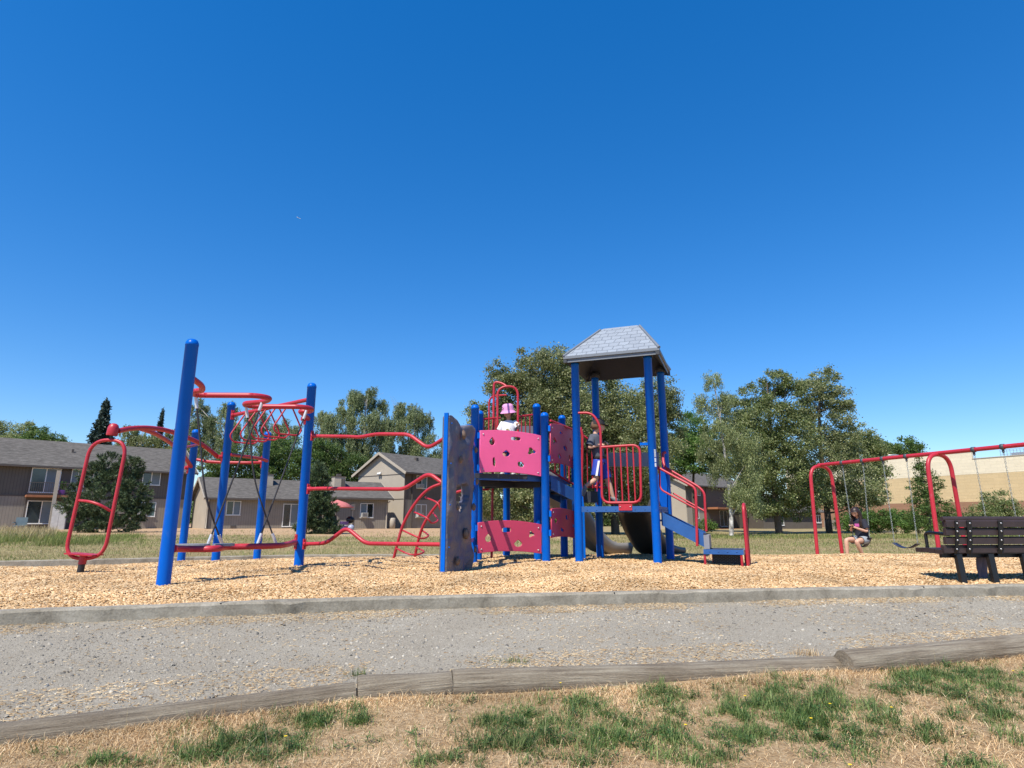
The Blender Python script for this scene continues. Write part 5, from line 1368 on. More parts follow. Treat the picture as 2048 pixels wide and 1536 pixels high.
# B: single-storey unit
B_ = House('apartment_building', 'single-storey taupe unit with a pale end wall and sliding door behind the small pine', 'building', (-25.7, 52.0), (.80, .60))
rB = B_.gable(0, 13.2, 6.2, 2.62, 4.25, -1, 'sid_tan_lit', 'trim_t', .5)
B_.box('recess_shade_sheet', M['sid_dark_shade'], 8.4, 12.8, -.03, -.003, -.6, 2.5)  # darker flat board paints the porch shade onto the straight wall
B_.window(455, 1003, 481, 1029, 0, blind='B'); B_.window(568, 1009, 596, 1052, -.04, blind='B', name='sliding_door')
x_ = B_.loc(524, 985)[0]-.6
chm = B_.box('chimney', M['trim_t'], x_+1.1, x_+2.0, 1.9, 2.7, 3.0, 4.75, rB); B_.box('chimney_cap', M['trim_d'], x_+1.05, x_+2.05, 1.85, 2.75, 4.751, 4.80, chm); B_.box('chimney_flue', M['trim_d'], x_+1.4, x_+1.7, 2.1, 2.4, 4.80, 4.98, chm)
for t in (.1, 8.0): B_.box('corner_board', M['trim_d'], t-.08, t+.08, -.05, -.002, -.3, 2.4)
for t in (2.0, 7.0): B_.box('crawl_vent', M['trim_d'], t, t+.45, -.03, -.002, -.02, .16)
MBx = MB().tube([(0.02, -.45, 2.3), (.05, -.12, 2.05), (.05, -.12, 0), (.05, -.3, -.08)], .05, 6); B_.add(MBx, 'downpipe', M['trim_t'])

# C: low annex with chimney in front of the gabled house
C_ = House('apartment_building', 'low taupe annex with a boxed chimney left of the gabled house', 'building', (gx(664, 51, 2), 51.0), (.84, .54))
rC = C_.gable(0, 4.9, 5.6, 2.55, 3.85, -1, 'sid_tan_lit', 'sid_flat', .45)
C_.window(722, 1008, 746, 1034, 0, blind='L', ac=True)
x_ = C_.loc(672, 985)[0]
cc = C_.box('chimney', M['trim_t'], x_+.2, x_+1.15, 1.3, 2.2, 2.8, 4.25, rC); C_.box('chimney_cap', M['trim_d'], x_+.15, x_+1.2, 1.25, 2.25, 4.251, 4.30, cc); C_.box('chimney_flue', M['trim_d'], x_+.5, x_+.85, 1.6, 1.9, 4.3, 4.52, cc)
C_.box('chimney_panel', M['sid_dark_shade'], x_+.78, x_+1.08, 1.27, 1.299, 2.9, 4.1, cc)
C_.add(MB().tube([(4.9, -.4, 2.2), (4.75, -.10, 1.95), (4.75, -.10, -.05), (4.75, -.3, -.12)], .05, 6), 'downpipe', M['trim_t'])
C_.box('meter_box', M['trim_t'], 1.6, 1.95, -.12, -.002, 1.45, 1.95); C_.box('meter_pipe', M['trim_t'], 1.74, 1.82, -.08, -.003, -.1, 1.44)

# D: two-storey gabled house
D_ = House('apartment_building', 'two-storey taupe house with a tall lit gable end and a grey roof', 'building', (-10.0, 57.0), (.62, .785))
rD = D_.gable(0, 14, 6.9, 5.15, 6.95, -1, 'sid_dark_shade', 'sid_flat', .55)
D_.box('lower_siding_lit', M['sid_tan_lit'], .13, 14, -.022, -.0015, -1, 2.49)  # paler sheet puts the wall's sunlit lower half into the colour
D_.box('floor_band', M['trim_d'], .13, 14, -.03, -.002, 2.5, 2.6)
gm = MB()
gm.box(-.03, -.002, .05, 6.85, 2.50, 2.56); gm.box(-.03, -.002, .05, 6.85, 4.80, 4.86); D_.add(gm, 'siding_seam', M['trim_d'])
D_.box('corner_board', M['trim_d'], -.05, .12, -.06, -.031, -.3, 4.9)
D_.window(834, 953, 853, 976, 0, ac=True, blind='R'); D_.window(832, 1010, 852, 1034, 0, ac=True, blind='R')
D_.box('downpipe', M['trim_d'], .9, 1.0, -.12, -.032, -.3, 4.8)
D_.box('utility_box', M['ac'], 5.2, 5.6, -.15, -.002, 1.2, 1.8); D_.box('utility_pipe', M['ac'], 5.35, 5.45, -.1, -.003, -.2, 1.19)
lm = MB().box(-.12, -.031, 3.35, 3.6, 4.95, 5.15); lm.sphere((-.22, 3.35, 4.98), .13, n=8, m=6); lm.sphere((-.22, 3.6, 4.98), .13, n=8, m=6); D_.add(lm, 'floodlight', M['white'])
D_.box('roof_vent', M['trim_d'], 3.4, 3.7, 2.2, 2.5, 6.4, 6.75, rD)
q = P(784, 1058, 54); q.z = -.2; tag(MB().lathe([(.001, 0), (.27, 0), (.27, .95), (.22, 1.0), (.001, 1.02)], 14, q).build('utility_pedestal', M['trim_t']), 'short taupe utility cylinder standing beside the gabled house wall', 'pedestal')

# E: two-storey house behind the birch
E_ = House('apartment_building', 'dark two-storey house with an orange-brown porch deck partly behind the birch', 'building', (21.2, 75.0), ES)
E_.gable(0, 16, 8, 5.0, 6.9, -1.2, 'sid_dark_shade', 'sid_flat', .6)
E_.box('lower_siding_lit', M['sid_flat'], .02, 4.6, -.04, -.002, -1, 2.1)  # paler sheet paints the lit lower wall under the darker upper storey
E_.window(1386, 1018, 1396, 1036, -.04); E_.window(1389, 975, 1399, 990, 0)
E_.box('recess_shade_sheet', M['trim_d'], 4.65, 11, -.06, -.045, -.8, 4.6); E_.box('balcony_slab', M['orangewood'], 4.6, 11, -1.6, -.062, 1.95, 2.2); E_.box('porch_deck', M['orangewood'], 4.6, 11.2, -1.8, -.062, -.75, -.45)  # porch recess is a dark sheet with its shade in the colour
E_.window(1438, 1022, 1452, 1052, -.062, name='sliding_door', frame='ac')
# F: small far unit and a fence
F_ = House('cottage', 'small low taupe unit half hidden behind the big trees near the swings', 'building', (32.0, 79.0), (.97, .25))
F_.gable(0, 8.8, 6, 1.75, 2.9, -1.3, 'sid_dark_shade', 'sid_dark_shade', .5)
F_.window(1632, 1031, 1640, 1045, 0); F_.window(1552, 1035, 1566, 1050, 0)
q0 = P(1650, 1062, 77); q1 = P(1712, 1062, 79)
fn = thing('wooden_fence', 'weathered vertical board fence between the small unit and the bushes', 'fence', (q0.x, q0.y, -.7)); m = MB(); n = 26
for i in range(n):
    c = q0.lerp(q1, i/n); c1 = q0.lerp(q1, (i+.92)/n); c.z = c1.z = 0
    m.bar(c+Vector((0, 0, -.1+.03*sin(i*3.1))), c1+Vector((0, 0, -.1+.03*sin(i*3.1))), .03, 1.4)
m.build('fence_boards', pm('grey_fence_board', (.26, .22, .18), .9, .25, 2), fn)

# store
st0 = Vector((64.5, 73.2, 0)); sdr = Vector((-.49, .872, 0)).normalized()
STO = thing('store_building', 'long windowless store wall banded cream, tan and brown behind the swings', 'building', st0); 
def blockmat(name, c):
    m, t, b = nodes(name); co = N(t, "ShaderNodeTexCoord").outputs["Object"]
    mp = N(t, "ShaderNodeMapping"); mp.inputs["Rotation"].default_value = (R(90), 0, 0); t.links.new(co, mp.inputs[0])
    br = N(t, "ShaderNodeTexBrick"); t.links.new(mp.outputs[0], br.inputs["Vector"]); br.inputs["Scale"].default_value = 1; br.inputs["Brick Width"].default_value = 1.3; br.inputs["Row Height"].default_value = .42; br.inputs["Mortar Size"].default_value = .02
    br.inputs["Color1"].default_value = c4(c); br.inputs["Color2"].default_value = c4(tuple(x*.93 for x in c)); br.inputs["Mortar"].default_value = c4(tuple(x*.84 for x in c))
    nz = noise_n(t, .8, 6, .7, co); mx = N(t, "ShaderNodeMixRGB", blend_type='MULTIPLY'); mx.inputs[0].default_value = .5
    t.links.new(br.outputs[0], mx.inputs[1]); t.links.new(ramp(t, nz, [(.3, (.82, .82, .82)), (.7, (1, 1, 1))]), mx.inputs[2]); t.links.new(mx.outputs[0], b.inputs["Base Color"]); b.inputs["Roughness"].default_value = .9
    add_bump(t, b, noise_n(t, 5, 4, .7, co), .5, .05); return m
sm = {'b': blockmat('brown_block', (.30, .165, .10)), 't': blockmat('tan_block', (.60, .455, .255)), 'c': blockmat('cream_block', (.74, .655, .49))}
def wallseg(a0, a1, z0, z1, y0, mat, name):
    o = MB().box(a0, a1, y0, .4, z0, z1).build(name, sm[mat]); o.parent = STO; return o
STO.rotation_euler.z = atan2(-sdr.y, -sdr.x)
wallseg(-36, 26, -1.2, 2.95, 0, 'b', 'brown_base_band'); wallseg(-36, 26, 2.951, 6.50, .012, 't', 'tan_middle_band'); wallseg(-36, 26, 6.501, 8.45, 0, 'c', 'cream_top_band')
wallseg(-36, -7.8, 8.451, 9.45, .02, 'c', 'raised_parapet')
for a0, a1, z in ((-7.8, 26, 8.451), (-36, -7.8, 9.451)):
    o = MB().box(a0, a1, -.06, .5, z, z+.10).build('parapet_coping', M['trim_t']); o.parent = STO
o = MB().box(-36, 26, .5, 30, -1, 8.2).build('roof_mass', M['trim_t']); o.parent = STO
rv = MB().lathe([(1.0, 0), (1.0, .75), (1.12, .76), (1.12, .95), (.001, 1.0)], 18, (-20.0, 3.2, 9.3)).build('roof_ventilator', M['galv']); rv.parent = STO
fe = MB()
for i in range(27): fe.box(-5.4+i*.36, -5.36+i*.36, 2.0, 2.05, 8.3, 9.5)
for z in (8.5, 8.9, 9.3, 9.5): fe.box(-5.4, 4.2, 2.0, 2.04, z, z+.035)
fe.box(-4.6, 1.0, 3.0, 5.0, 8.3, 9.15); o = fe.build('rooftop_screen', M['galv']); o.parent = STO

# patio things by the annex
q = P(681, 1030, 48.5); q.z = -.12
um = thing('patio_umbrella', 'faded red patio umbrella beside the annex wall', 'umbrella', q)
zt = P(681, 1006, 48.5).z
MB().lathe([(.001, zt+.25), (.7, zt+.02), (1.35, zt-.32), (1.33, zt-.36), (.68, zt-.05), (.001, zt+.18)], 8, (q.x-.3, q.y, 0)).build('canopy', pm('faded_red_canvas', (.52, .16, .15), .8), um)
MB().tube([(q.x-.3, q.y, -.15), (q.x-.3, q.y, zt+.2)], .025, 6).build('pole', M['trim_d'], um)
def grill(px, d, label, c):
    q = P(px, 1050, d); q.z = -.14; r = thing('barbecue_grill', label, 'grill', q); mm = pm('grill_enamel', c, .4)
    MB().sphere(q+Vector((0, 0, .78)), .34, (1, 1, .8), 12, 8).build('kettle', mm, r)
    for a_ in (0, 2.1, 4.2): MB().tube([q+Vector((.12*cos(a_), .12*sin(a_), .6)), q+Vector((.36*cos(a_), .36*sin(a_), 0))], .02, 6).build('leg', M['trim_d'], r)
    MB().tube([q+Vector((-.1, -.3, 1.0)), q+Vector((.1, -.3, 1.0))], .02, 6).build('handle', mm, r)
grill(700, 49.0, 'round black kettle barbecue on legs near the annex wall', (.012, .012, .014)); 
q = P(661, 1052, 48.8); q.z = -.14; cg = thing('covered_grill', 'tall black covered barbecue under the red umbrella', 'grill', q)
MB().lathe([(.001, 1.35), (.25, 1.3), (.42, 1.05), (.5, .5), (.55, 0)], 12, q).build('cover', M['capk'], cg); MB().tube([q+Vector((.3, 0, .1)), q+Vector((.3, 0, .9))], .05, 6).build('propane_hose', M['trim_d'], cg)
q = P(688, 1052, 48.2); q.z = -.14; tg = thing('toy_bin', 'purple toy bin with a white stripe standing by the barbecue', 'bin', q)
MB().lathe([(.25, 0), (.34, .62), (.36, .64), (.32, .64), (.2, .1)], 12, q).build('tub', pm('purple_plastic_tub', (.12, .07, .30), .6), tg); MB().lathe([(.30, .3), (.315, .4)], 12, q).build('stripe', M['white'], tg)
q = P(702, 1058, 47.0); q.z = .05; tag(MB().sphere(q+Vector((0, 0, .0)), .24, n=14, m=10).build('ball', pm('pale_blue_ball', (.30, .34, .44), .4)), 'pale blue-grey play ball on the dry lawn by the barbecue', 'ball')

# ------------------------------------------------------------------ trees
def rand_basis(n, upbias=.35):
    v = rng.normal(size=(n, 3)); v[:, 2] += upbias*rng.choice([-1, 1], n); v /= np.linalg.norm(v, axis=1)[:, None]
    w = rng.normal(size=(n, 3)); a = np.cross(v, w); a /= np.linalg.norm(a, axis=1)[:, None]; b = np.cross(v, a); return a, b
def quads(c, a, b):
    n = len(c); v = np.stack([c-a, c-b*.55+a*.1, c+a, c+b*.55+a*.1], 1).reshape(-1, 3); return v, np.arange(4*n).reshape(-1, 4)
def lobes_m(lobes, d, dvar=.25):
    out = []
    for (x, y, rx, ry) in lobes:
        dd = d; q = P(x, y, dd); k = mpp(dd); r_ = (rx+ry)/2*k
        q.y += random.uniform(-1, 1)*dvar*r_*2; q.x = gx(x, q.y, q.z)
        out.append((q, rx*k*1.12, r_*1.1, ry*k*1.12))
    return out
def branches(lb, base, top, r0, m, parent, name='trunk', limbs=True, n=1):
    tr = MB(); base = Vector(base); top = Vector(top)
    pts = catmull([base, base.lerp(top, .35)+Vector((random.uniform(-.2, .2), random.uniform(-.2, .2), 0)), base.lerp(top, .7)+Vector((random.uniform(-.3, .3), 0, 0)), top], 4)
    tr.tube(pts, [r0*(1-.85*i/(len(pts)-1)) for i in range(len(pts))], 9)
    if limbs:
        for (q, rx, ry, rz) in lb:
            t = max(.15, min(.85, (q.z-rz*.7-base.z)/(max(.1, top.z-base.z)))); s = base.lerp(top, t); e = q+Vector((0, 0, rz*.2)); mid = (s+e)/2-Vector((0, 0, (e-s).length*.10))
            c = catmull([s, mid, e], 5); tr.tube(c, [r0*(.30-.24*i/(len(c)-1)) for i in range(len(c))], 6)
            for _ in range(5):
                dv = Vector((random.gauss(0, 1), random.gauss(0, 1), random.gauss(.3, .8))).normalized()
                ee = q+Vector((dv.x*rx*.85, dv.y*ry*.85, dv.z*rz*.85)); s2 = c[random.randint(4, len(c)-1)]
                tr.tube([s2, (s2+ee)/2+Vector((0, 0, .1*rz)), ee], [r0*.09, r0*.06, r0*.02], 5)
    return tr.build(name, m, parent)
def leaf_cloud(lb, leaf, dens, clump=.22, shell=(.45, 1.0)):
    leaf = leaf*.86
    C_, A, B = [], [], []
    for (q, rx, ry, rz) in lb:
        area = 4*pi*((rx*ry+rx*rz+ry*rz)/3); n = int(8.0*dens*area/(leaf*leaf)); nc = max(30, int(n/150))
        v = rng.normal(size=(nc, 3)); v /= np.linalg.norm(v, axis=1)[:, None]
        rr = rng.uniform(shell[0], shell[1], nc)**.8; 
        lump = 1+.16*np.sin(v[:, 0]*5+q.x)*np.cos(v[:, 2]*6+q.z)
        cc = v*rr[:, None]*lump[:, None]*np.array([rx, ry, rz]); idx = rng.integers(0, nc, n)
        sz = clump*((rx+rz)/2)*rng.uniform(.5, 1.3, nc)+leaf*.6
        p = cc[idx]+rng.normal(size=(n, 3))*sz[idx][:, None]*np.array([.62, .62, .42])
        p += np.array([q.x, q.y, q.z]); a, b = rand_basis(n, .5); s = leaf*rng.uniform(.5, 1.3, n)[:, None]*.5
        C_.append(p); A.append(a*s); B.append(b*s)
    return quads(np.concatenate(C_), np.concatenate(A), np.concatenate(B))
def broad_tree(label, cat, lobes, d, px, base_z, leafm, leaf=.22, dens=.9, trunk_r=.28, bark='bark', group=None, name='tree', trunk_top=None, clump=.22):
    lb = lobes_m(lobes, d); bx_ = gx(px, d, 1); root = thing(name, label, cat, (bx_, d, base_z), group)
    tp = max(q.z for q, *_ in lb); top = Vector((bx_+(sum(q.x for q, *_ in lb)/len(lb)-bx_)*.4, d, tp)) if trunk_top is None else trunk_top
    branches(lb, (bx_, d, base_z-.3), top, trunk_r, M[bark], root)
    v, f_ = leaf_cloud(lb, leaf, dens, clump); mesh_np('crown', v, f_, M[leafm], root); return root
def weeping_tree(label, cat, lobes, d, px, base_z, leafm, leaf=.2, dens=.9, trunk_r=.25, bark='birch', group=None, name='weeping_birch', trunk_pts=None, strand=(1.0, 3.2)):
    lb = lobes_m(lobes, d); bx_ = gx(px, d, 1); root = thing(name, label, cat, (bx_, d, base_z), group)
    if trunk_pts:
        tr = MB(); pts = catmull(trunk_pts, 5); tr.tube(pts, [trunk_r*(1-.8*i/(len(pts)-1)) for i in range(len(pts))], 9)
        for (q, rx, ry, rz) in lb:
            s_ = min(pts, key=lambda p: (p-(q-Vector((0, 0, rz*.6)))).length); e = q+Vector((0, 0, rz*.5))
            tr.tube(catmull([s_, (s_+e)/2+Vector((0, 0, .1)), e], 4), [trunk_r*.3*(1-.1*i) for i in range(9)], 6)
        tr.build('trunk', M[bark], root)
    else: branches(lb, (bx_, d, base_z-.3), (bx_, d, max(q.z for q, *_ in lb)), trunk_r, M[bark], root)
    C_, A, B = [], [], []; leaf = leaf*.9
    for (q, rx, ry, rz) in lb:
        area = 4*pi*((rx*ry+rx*rz+ry*rz)/3); n = int(10*dens*area/(leaf*leaf)); ns = max(30, n//60)
        v = rng.normal(size=(ns, 3)); v /= np.linalg.norm(v, axis=1)[:, None]; v[:, 2] = np.abs(v[:, 2])*.9+rng.uniform(-.5, .3, ns)
        # strands gather in curtains
        kc = rng.normal(size=(max(12, ns//12), 3)); kc /= np.linalg.norm(kc, axis=1)[:, None]; kc[:, 2] = np.abs(kc[:, 2])*1.1-.12; pick = kc[rng.integers(0, len(kc), ns)]
        v = pick*.85+v*.20
        st = v*rng.uniform(.6, 1.0, ns)[:, None]*np.array([rx, ry, rz])+np.array([q.x, q.y, q.z]); ln = rng.uniform(strand[0], strand[1], ns)*min(1.0, rz/2.2)
        idx = rng.integers(0, ns, n); t = rng.uniform(0, 1, n)
        p = st[idx]+np.stack([rng.normal(0, .10, n)+.1*np.sin(t*6+idx), rng.normal(0, .10, n), -t*ln[idx]], 1)
        a, b = rand_basis(n, 0); a[:, 2] -= 1.3; a /= np.linalg.norm(a, axis=1)[:, None]; s = leaf*rng.uniform(.6, 1.3, n)[:, None]*.5
        C_.append(p); A.append(a*s*1.15); B.append(b*s*.8)
    v, f_ = quads(np.concatenate(C_), np.concatenate(A), np.concatenate(B)); mesh_np('crown', v, f_, M[leafm], root); return root
def conifer(label, px, py_top, py_base, halfpx, d, leafm, group=None, name='conifer', tiers=26, rag=.35, lean=0, n_per=420):
    top = P(px, py_top, d); bz = -.4; k = mpp(d); R0 = halfpx*k; H = top.z-bz; root = thing(name, label, 'tree', (top.x, d, bz), group)
    MB().tube([(top.x, d, bz), (top.x, d, top.z-.1)], [R0*.09+.08, .03], 8).build('trunk', M['bark'], root)
    C_, A, B = [], [], []
    for i in range(tiers):
        t = (i+.5)/tiers; z = bz+H*(.06+.93*t); r = R0*(1-t)**.8*random.uniform(1-rag, 1+rag*.6)+.15; nb = max(5, int(13*(1-t)+4))
        for j in range(nb):
            an = random.uniform(0, 2*pi); rr = r*random.uniform(.7, 1.15); n = int(n_per/nb*(1-t*.6)*2); s = rng.uniform(.1, 1, n)**.7
            p = np.stack([top.x+cos(an)*rr*s+rng.normal(0, .11*R0*.5, n)*s, d+sin(an)*rr*s+rng.normal(0, .11*R0*.5, n)*s, z-s*rr*.12+.10*rr*s*s+rng.normal(0, .5*H/tiers, n)], 1)
            a, b = rand_basis(n, 0); sz = (R0*.11+.06)*rng.uniform(.6, 1.2, n)[:, None]; C_.append(p); A.append(a*sz); B.append(b*sz*.55)
    v, f_ = quads(np.concatenate(C_), np.concatenate(A), np.concatenate(B)); mesh_np('crown', v, f_, M[leafm], root); return root
def pine(label, px, lobes, d, base_z, dens=1.0, name='pine_tree'):
    lb = [(q, rx*.84, ry*.84, rz*.88) for q, rx, ry, rz in lobes_m(lobes, d)]; bx_ = gx(px, d, 0); root = thing(name, label, 'tree', (bx_, d, base_z))
    branches(lb, (bx_, d, base_z-.2), (bx_, d, max(q.z for q, *_ in lb)), .14, M['bark'], root)
    V, Fc = [], []; C_, A, B = [], [], []
    for (q, rx, ry, rz) in lb:
        nc = int(dens*210*max(.3, (rx*rz)/2)); v = rng.normal(size=(nc, 3)); v /= np.linalg.norm(v, axis=1)[:, None]
        out = v.copy(); out[:, 2] += .5; out /= np.linalg.norm(out, axis=1)[:, None]
        c = v*rng.uniform(.45, 1.05, nc)[:, None]*np.array([rx, ry, rz])+np.array([q.x, q.y, q.z]); per = 46
        for i in range(nc):
            dv = rng.normal(size=(per, 3))*.55+out[i]; dv /= np.linalg.norm(dv, axis=1)[:, None]; t = rng.uniform(0, .34, per)[:, None]
            p = c[i]+out[i]*t+dv*.10; w = np.cross(dv, rng.normal(size=(per, 3))); w /= np.linalg.norm(w, axis=1)[:, None]
            C_.append(p); A.append(dv*.115); B.append(w*.03)
    v, f_ = quads(np.concatenate(C_), np.concatenate(A), np.concatenate(B)); mesh_np('crown', v, f_, M['L_pine'], root); return root

# big trees behind the tower
broad_tree('tall leafy sycamore behind the child on the high deck', 'tree', [(1095, 745, 66, 52), (1060, 800, 70, 62), (1003, 772, 34, 46), (957, 835, 26, 36), (1130, 830, 70, 80), (1010, 860, 52, 50), (1060, 920, 90, 70), (1000, 985, 60, 48), (1100, 1010, 90, 44)], 43, 1075, -.3, 'L_syc', .19, .85, .32, clump=.17, name='sycamore_tree')
broad_tree('tall leafy tree right behind the roofed tower', 'tree', [(1190, 775, 60, 62), (1170, 850, 70, 60), (1250, 840, 66, 72), (1315, 800, 40, 50), (1338, 845, 34, 40), (1280, 910, 66, 60), (1190, 930, 76, 70), (1160, 905, 34, 50), (1160, 985, 44, 44), (1235, 1000, 76, 46), (1305, 965, 36, 46)], 47, 1230, -.35, 'L_syc', .19, .85, .34, clump=.17, name='sycamore_tree')
# right group
broad_tree('bright green tree between the tower and the birch', 'tree', [(1392, 858, 34, 38), (1372, 888, 40, 36), (1410, 895, 38, 36), (1350, 915, 36, 34), (1385, 925, 40, 24), (1428, 928, 36, 24)], 60, 1390, -.5, 'L_bright', .24, .62, .2)
broad_tree('soft grey-green tree filling the gap behind the slender birch', 'tree', [(1468, 828, 34, 40), (1500, 860, 34, 44), (1440, 878, 36, 36), (1470, 920, 46, 40), (1510, 935, 34, 44), (1500, 990, 40, 36)], 57, 1490, -.5, 'L_birch', .19, .55, .2, clump=.18)
tp = [P(1462, 1064, 42), P(1461, 1000, 42), P(1452, 930, 42), P(1445, 870, 42), P(1432, 790, 42)]; tp[0].z = -.6
weeping_tree('slender birch with a white trunk and drooping pale foliage right of the tower', 'tree', [(1425, 768, 20, 30), (1412, 812, 26, 36), (1448, 815, 24, 36), (1438, 870, 38, 36), (1486, 890, 34, 44), (1416, 910, 30, 30), (1500, 950, 30, 54), (1447, 945, 32, 34), (1500, 1005, 26, 34), (1475, 985, 24, 40)], 42, 1462, -.45, 'L_birch', .13, .24, .16, trunk_pts=tp, strand=(.8, 2.2))
broad_tree('tall broad maple left of the far swing post', 'tree', [(1558, 765, 26, 34), (1510, 790, 36, 36), (1580, 800, 32, 40), (1540, 840, 56, 48), (1500, 880, 40, 50), (1590, 880, 50, 52), (1535, 930, 60, 50), (1590, 970, 60, 50), (1525, 990, 54, 44), (1580, 1012, 58, 28)], 50, 1555, -.5, 'L_maple', .2, .52, .3, clump=.17, name='maple_tree')
broad_tree('broad olive-green maple behind the left swing post', 'tree', [(1652, 770, 28, 36), (1620, 800, 40, 44), (1684, 800, 22, 30), (1650, 850, 56, 46), (1685, 890, 34, 40), (1640, 920, 62, 50), (1690, 965, 62, 46), (1650, 985, 50, 34), (1722, 1005, 40, 38), (1752, 985, 26, 30)], 54, 1655, -.5, 'L_syc', .21, .52, .3, clump=.17, name='maple_tree')
broad_tree('round-crowned tree between the maples and the store wall', 'tree', [(1733, 880, 28, 28), (1752, 900, 22, 24), (1715, 920, 40, 40), (1748, 940, 24, 30)], 58, 1735, -.5, 'L_maple', .2, .6, .2)
broad_tree('distant tree rising above the store roof', 'tree', [(1762, 893, 24, 20), (1780, 900, 18, 14)], 125, 1765, 0, 'L_dark', .5, .8, .3, group='distant trees above the store roof')
broad_tree('distant rounded tree above the store roof beside the metal vent', 'tree', [(1812, 895, 24, 20), (1830, 902, 14, 12), (1798, 905, 12, 12)], 128, 1812, 0, 'L_dark', .5, .8, .3, group='distant trees above the store roof')
broad_tree('slim upright tree in front of the store wall between the swings', 'tree', [(1838, 925, 7, 16), (1840, 948, 13, 22), (1843, 975, 20, 22), (1868, 968, 12, 24), (1850, 1005, 30, 24), (1885, 1018, 24, 18), (1850, 1035, 34, 20)], 40, 1852, -.5, 'L_dark', .13, .40, .10, name='young_tree', clump=.2)
broad_tree('loose rounded shrub behind the bench back', 'shrub', [(1990, 1005, 30, 22), (1965, 1022, 26, 18), (2018, 1020, 26, 18), (1990, 1040, 48, 20)], 40, 1990, -.5, 'L_maple', .12, .42, .06, name='shrub')
for i, (x, w, h, dd, lab) in enumerate(((1700, 24, 18, 52, 'low bright bramble bush beside the board fence'), (1742, 28, 20, 50, 'leafy bramble bush below the store wall, left of the empty swing'), (1790, 30, 22, 49, 'wide bramble bush directly behind the empty swing'), (1832, 28, 17, 47, 'bramble bush left of the slim upright tree'), (1890, 26, 20, 47, 'bramble bush right of the slim upright tree'), (1940, 30, 18, 46, 'bramble bush hidden partly by the bench back'), (2020, 36, 18, 46, 'bramble bush at the right edge behind the bench'))):
    broad_tree(lab, 'bush', [(x-w*.4, 1050-h*.3, w*.7, h), (x+w*.4, 1052-h*.2, w*.7, h*.9), (x, 1044-h*.4, w*.6, h*.7)], dd, x, -.5, 'L_bright' if i < 4 else 'L_maple', .15, .55, .05, group='bramble bushes along the store wall', name='bramble_bush')
broad_tree('small yellow-green bush against the dark house wall', 'bush', [(1408, 1050, 14, 12), (1420, 1054, 12, 9)], 58, 1412, -.5, 'L_bright', .15, .6, .04, name='bush')

# left background
weeping_tree('tall weeping birch left of centre, highest of the hanging crowns', 'tree', [(705, 800, 30, 22), (735, 798, 40, 28), (690, 845, 38, 36), (740, 850, 46, 36), (700, 890, 44, 34), (760, 895, 44, 34), (720, 930, 50, 26), (670, 925, 34, 26)], 78, 720, -.1, 'L_willow', .22, .55, .3, group='weeping birches behind the houses')
weeping_tree('weeping birch behind the gabled house, right of the highest one', 'tree', [(785, 812, 32, 24), (820, 835, 34, 28), (850, 845, 24, 24), (790, 865, 44, 34), (845, 885, 36, 30), (810, 905, 54, 26), (880, 915, 22, 18), (850, 925, 40, 24), (790, 930, 50, 26)], 80, 825, -.1, 'L_willow', .22, .5, .3, group='weeping birches behind the houses')
weeping_tree('loose weeping birch behind the tall left blue post', 'tree', [(395, 815, 22, 28), (402, 855, 34, 34), (440, 850, 30, 28), (460, 822, 24, 22), (430, 890, 50, 32), (478, 870, 34, 30), (395, 900, 30, 30)], 74, 430, -.1, 'L_willow', .21, .5, .3, group='weeping birches behind the houses')
weeping_tree('weeping birch seen through the hanging rings', 'tree', [(512, 838, 28, 26), (530, 870, 40, 30), (575, 862, 30, 26), (560, 900, 44, 26)], 76, 535, -.1, 'L_willow', .21, .5, .3, group='weeping birches behind the houses')
weeping_tree('pale weeping birch right of the second tall blue post', 'tree', [(640, 840, 22, 22), (655, 870, 28, 30), (630, 890, 26, 30)], 82, 645, -.1, 'L_birch', .22, .5, .25, group='weeping birches behind the houses')
weeping_tree('weeping birch above the apartment roof beside the dark conifer', 'tree', [(262, 862, 18, 20), (255, 885, 24, 20), (285, 880, 20, 18), (276, 900, 34, 16)], 84, 262, -.1, 'L_birch', .25, .55, .25)
weeping_tree('low weeping birch above the apartment roof near the small conifer', 'tree', [(300, 878, 18, 14), (340, 882, 26, 20), (362, 870, 16, 18), (325, 900, 40, 14)], 86, 335, -.1, 'L_birch', .25, .55, .25)
broad_tree('deep green maple above the single-storey roof, between the blue posts', 'tree', [(470, 918, 40, 26), (430, 940, 36, 20), (510, 938, 36, 22), (480, 950, 50, 18)], 68, 470, -.1, 'L_dark', .24, .65, .25, group='deep green maples behind the low roofs')
broad_tree('deep green rounded maple behind the chimney of the low roof', 'tree', [(560, 905, 38, 30), (590, 925, 40, 34), (545, 945, 40, 26), (610, 950, 30, 24)], 70, 575, -.1, 'L_dark', .24, .65, .25, group='deep green maples behind the low roofs')
broad_tree('deep green maple behind the annex chimney', 'tree', [(665, 915, 34, 28), (705, 935, 36, 28), (660, 950, 40, 26), (720, 960, 30, 20), (640, 900, 20, 24)], 69, 680, -.1, 'L_dark', .24, .65, .25, group='deep green maples behind the low roofs')
broad_tree('dark tree peeking out left of the climbing wall', 'tree', [(880, 925, 18, 20), (872, 945, 20, 16), (900, 905, 20, 26)], 88, 885, -.1, 'L_maple', .24, .65, .2)
broad_tree('light green tree above the left end of the apartment roof', 'tree', [(15, 862, 26, 22), (50, 858, 18, 16), (30, 885, 34, 16), (-10, 880, 24, 20)], 84, 20, -.1, 'L_birch', .26, .65, .25)
broad_tree('dark green tree above the apartment roof left of the conifer', 'tree', [(78, 872, 28, 16), (105, 880, 24, 12), (60, 888, 34, 12), (130, 890, 16, 8)], 80, 90, -.1, 'L_dark', .26, .65, .25)
conifer('tall narrow dark conifer above the left apartment roof', 214, 803, 905, 38, 92, 'L_fir', tiers=30)
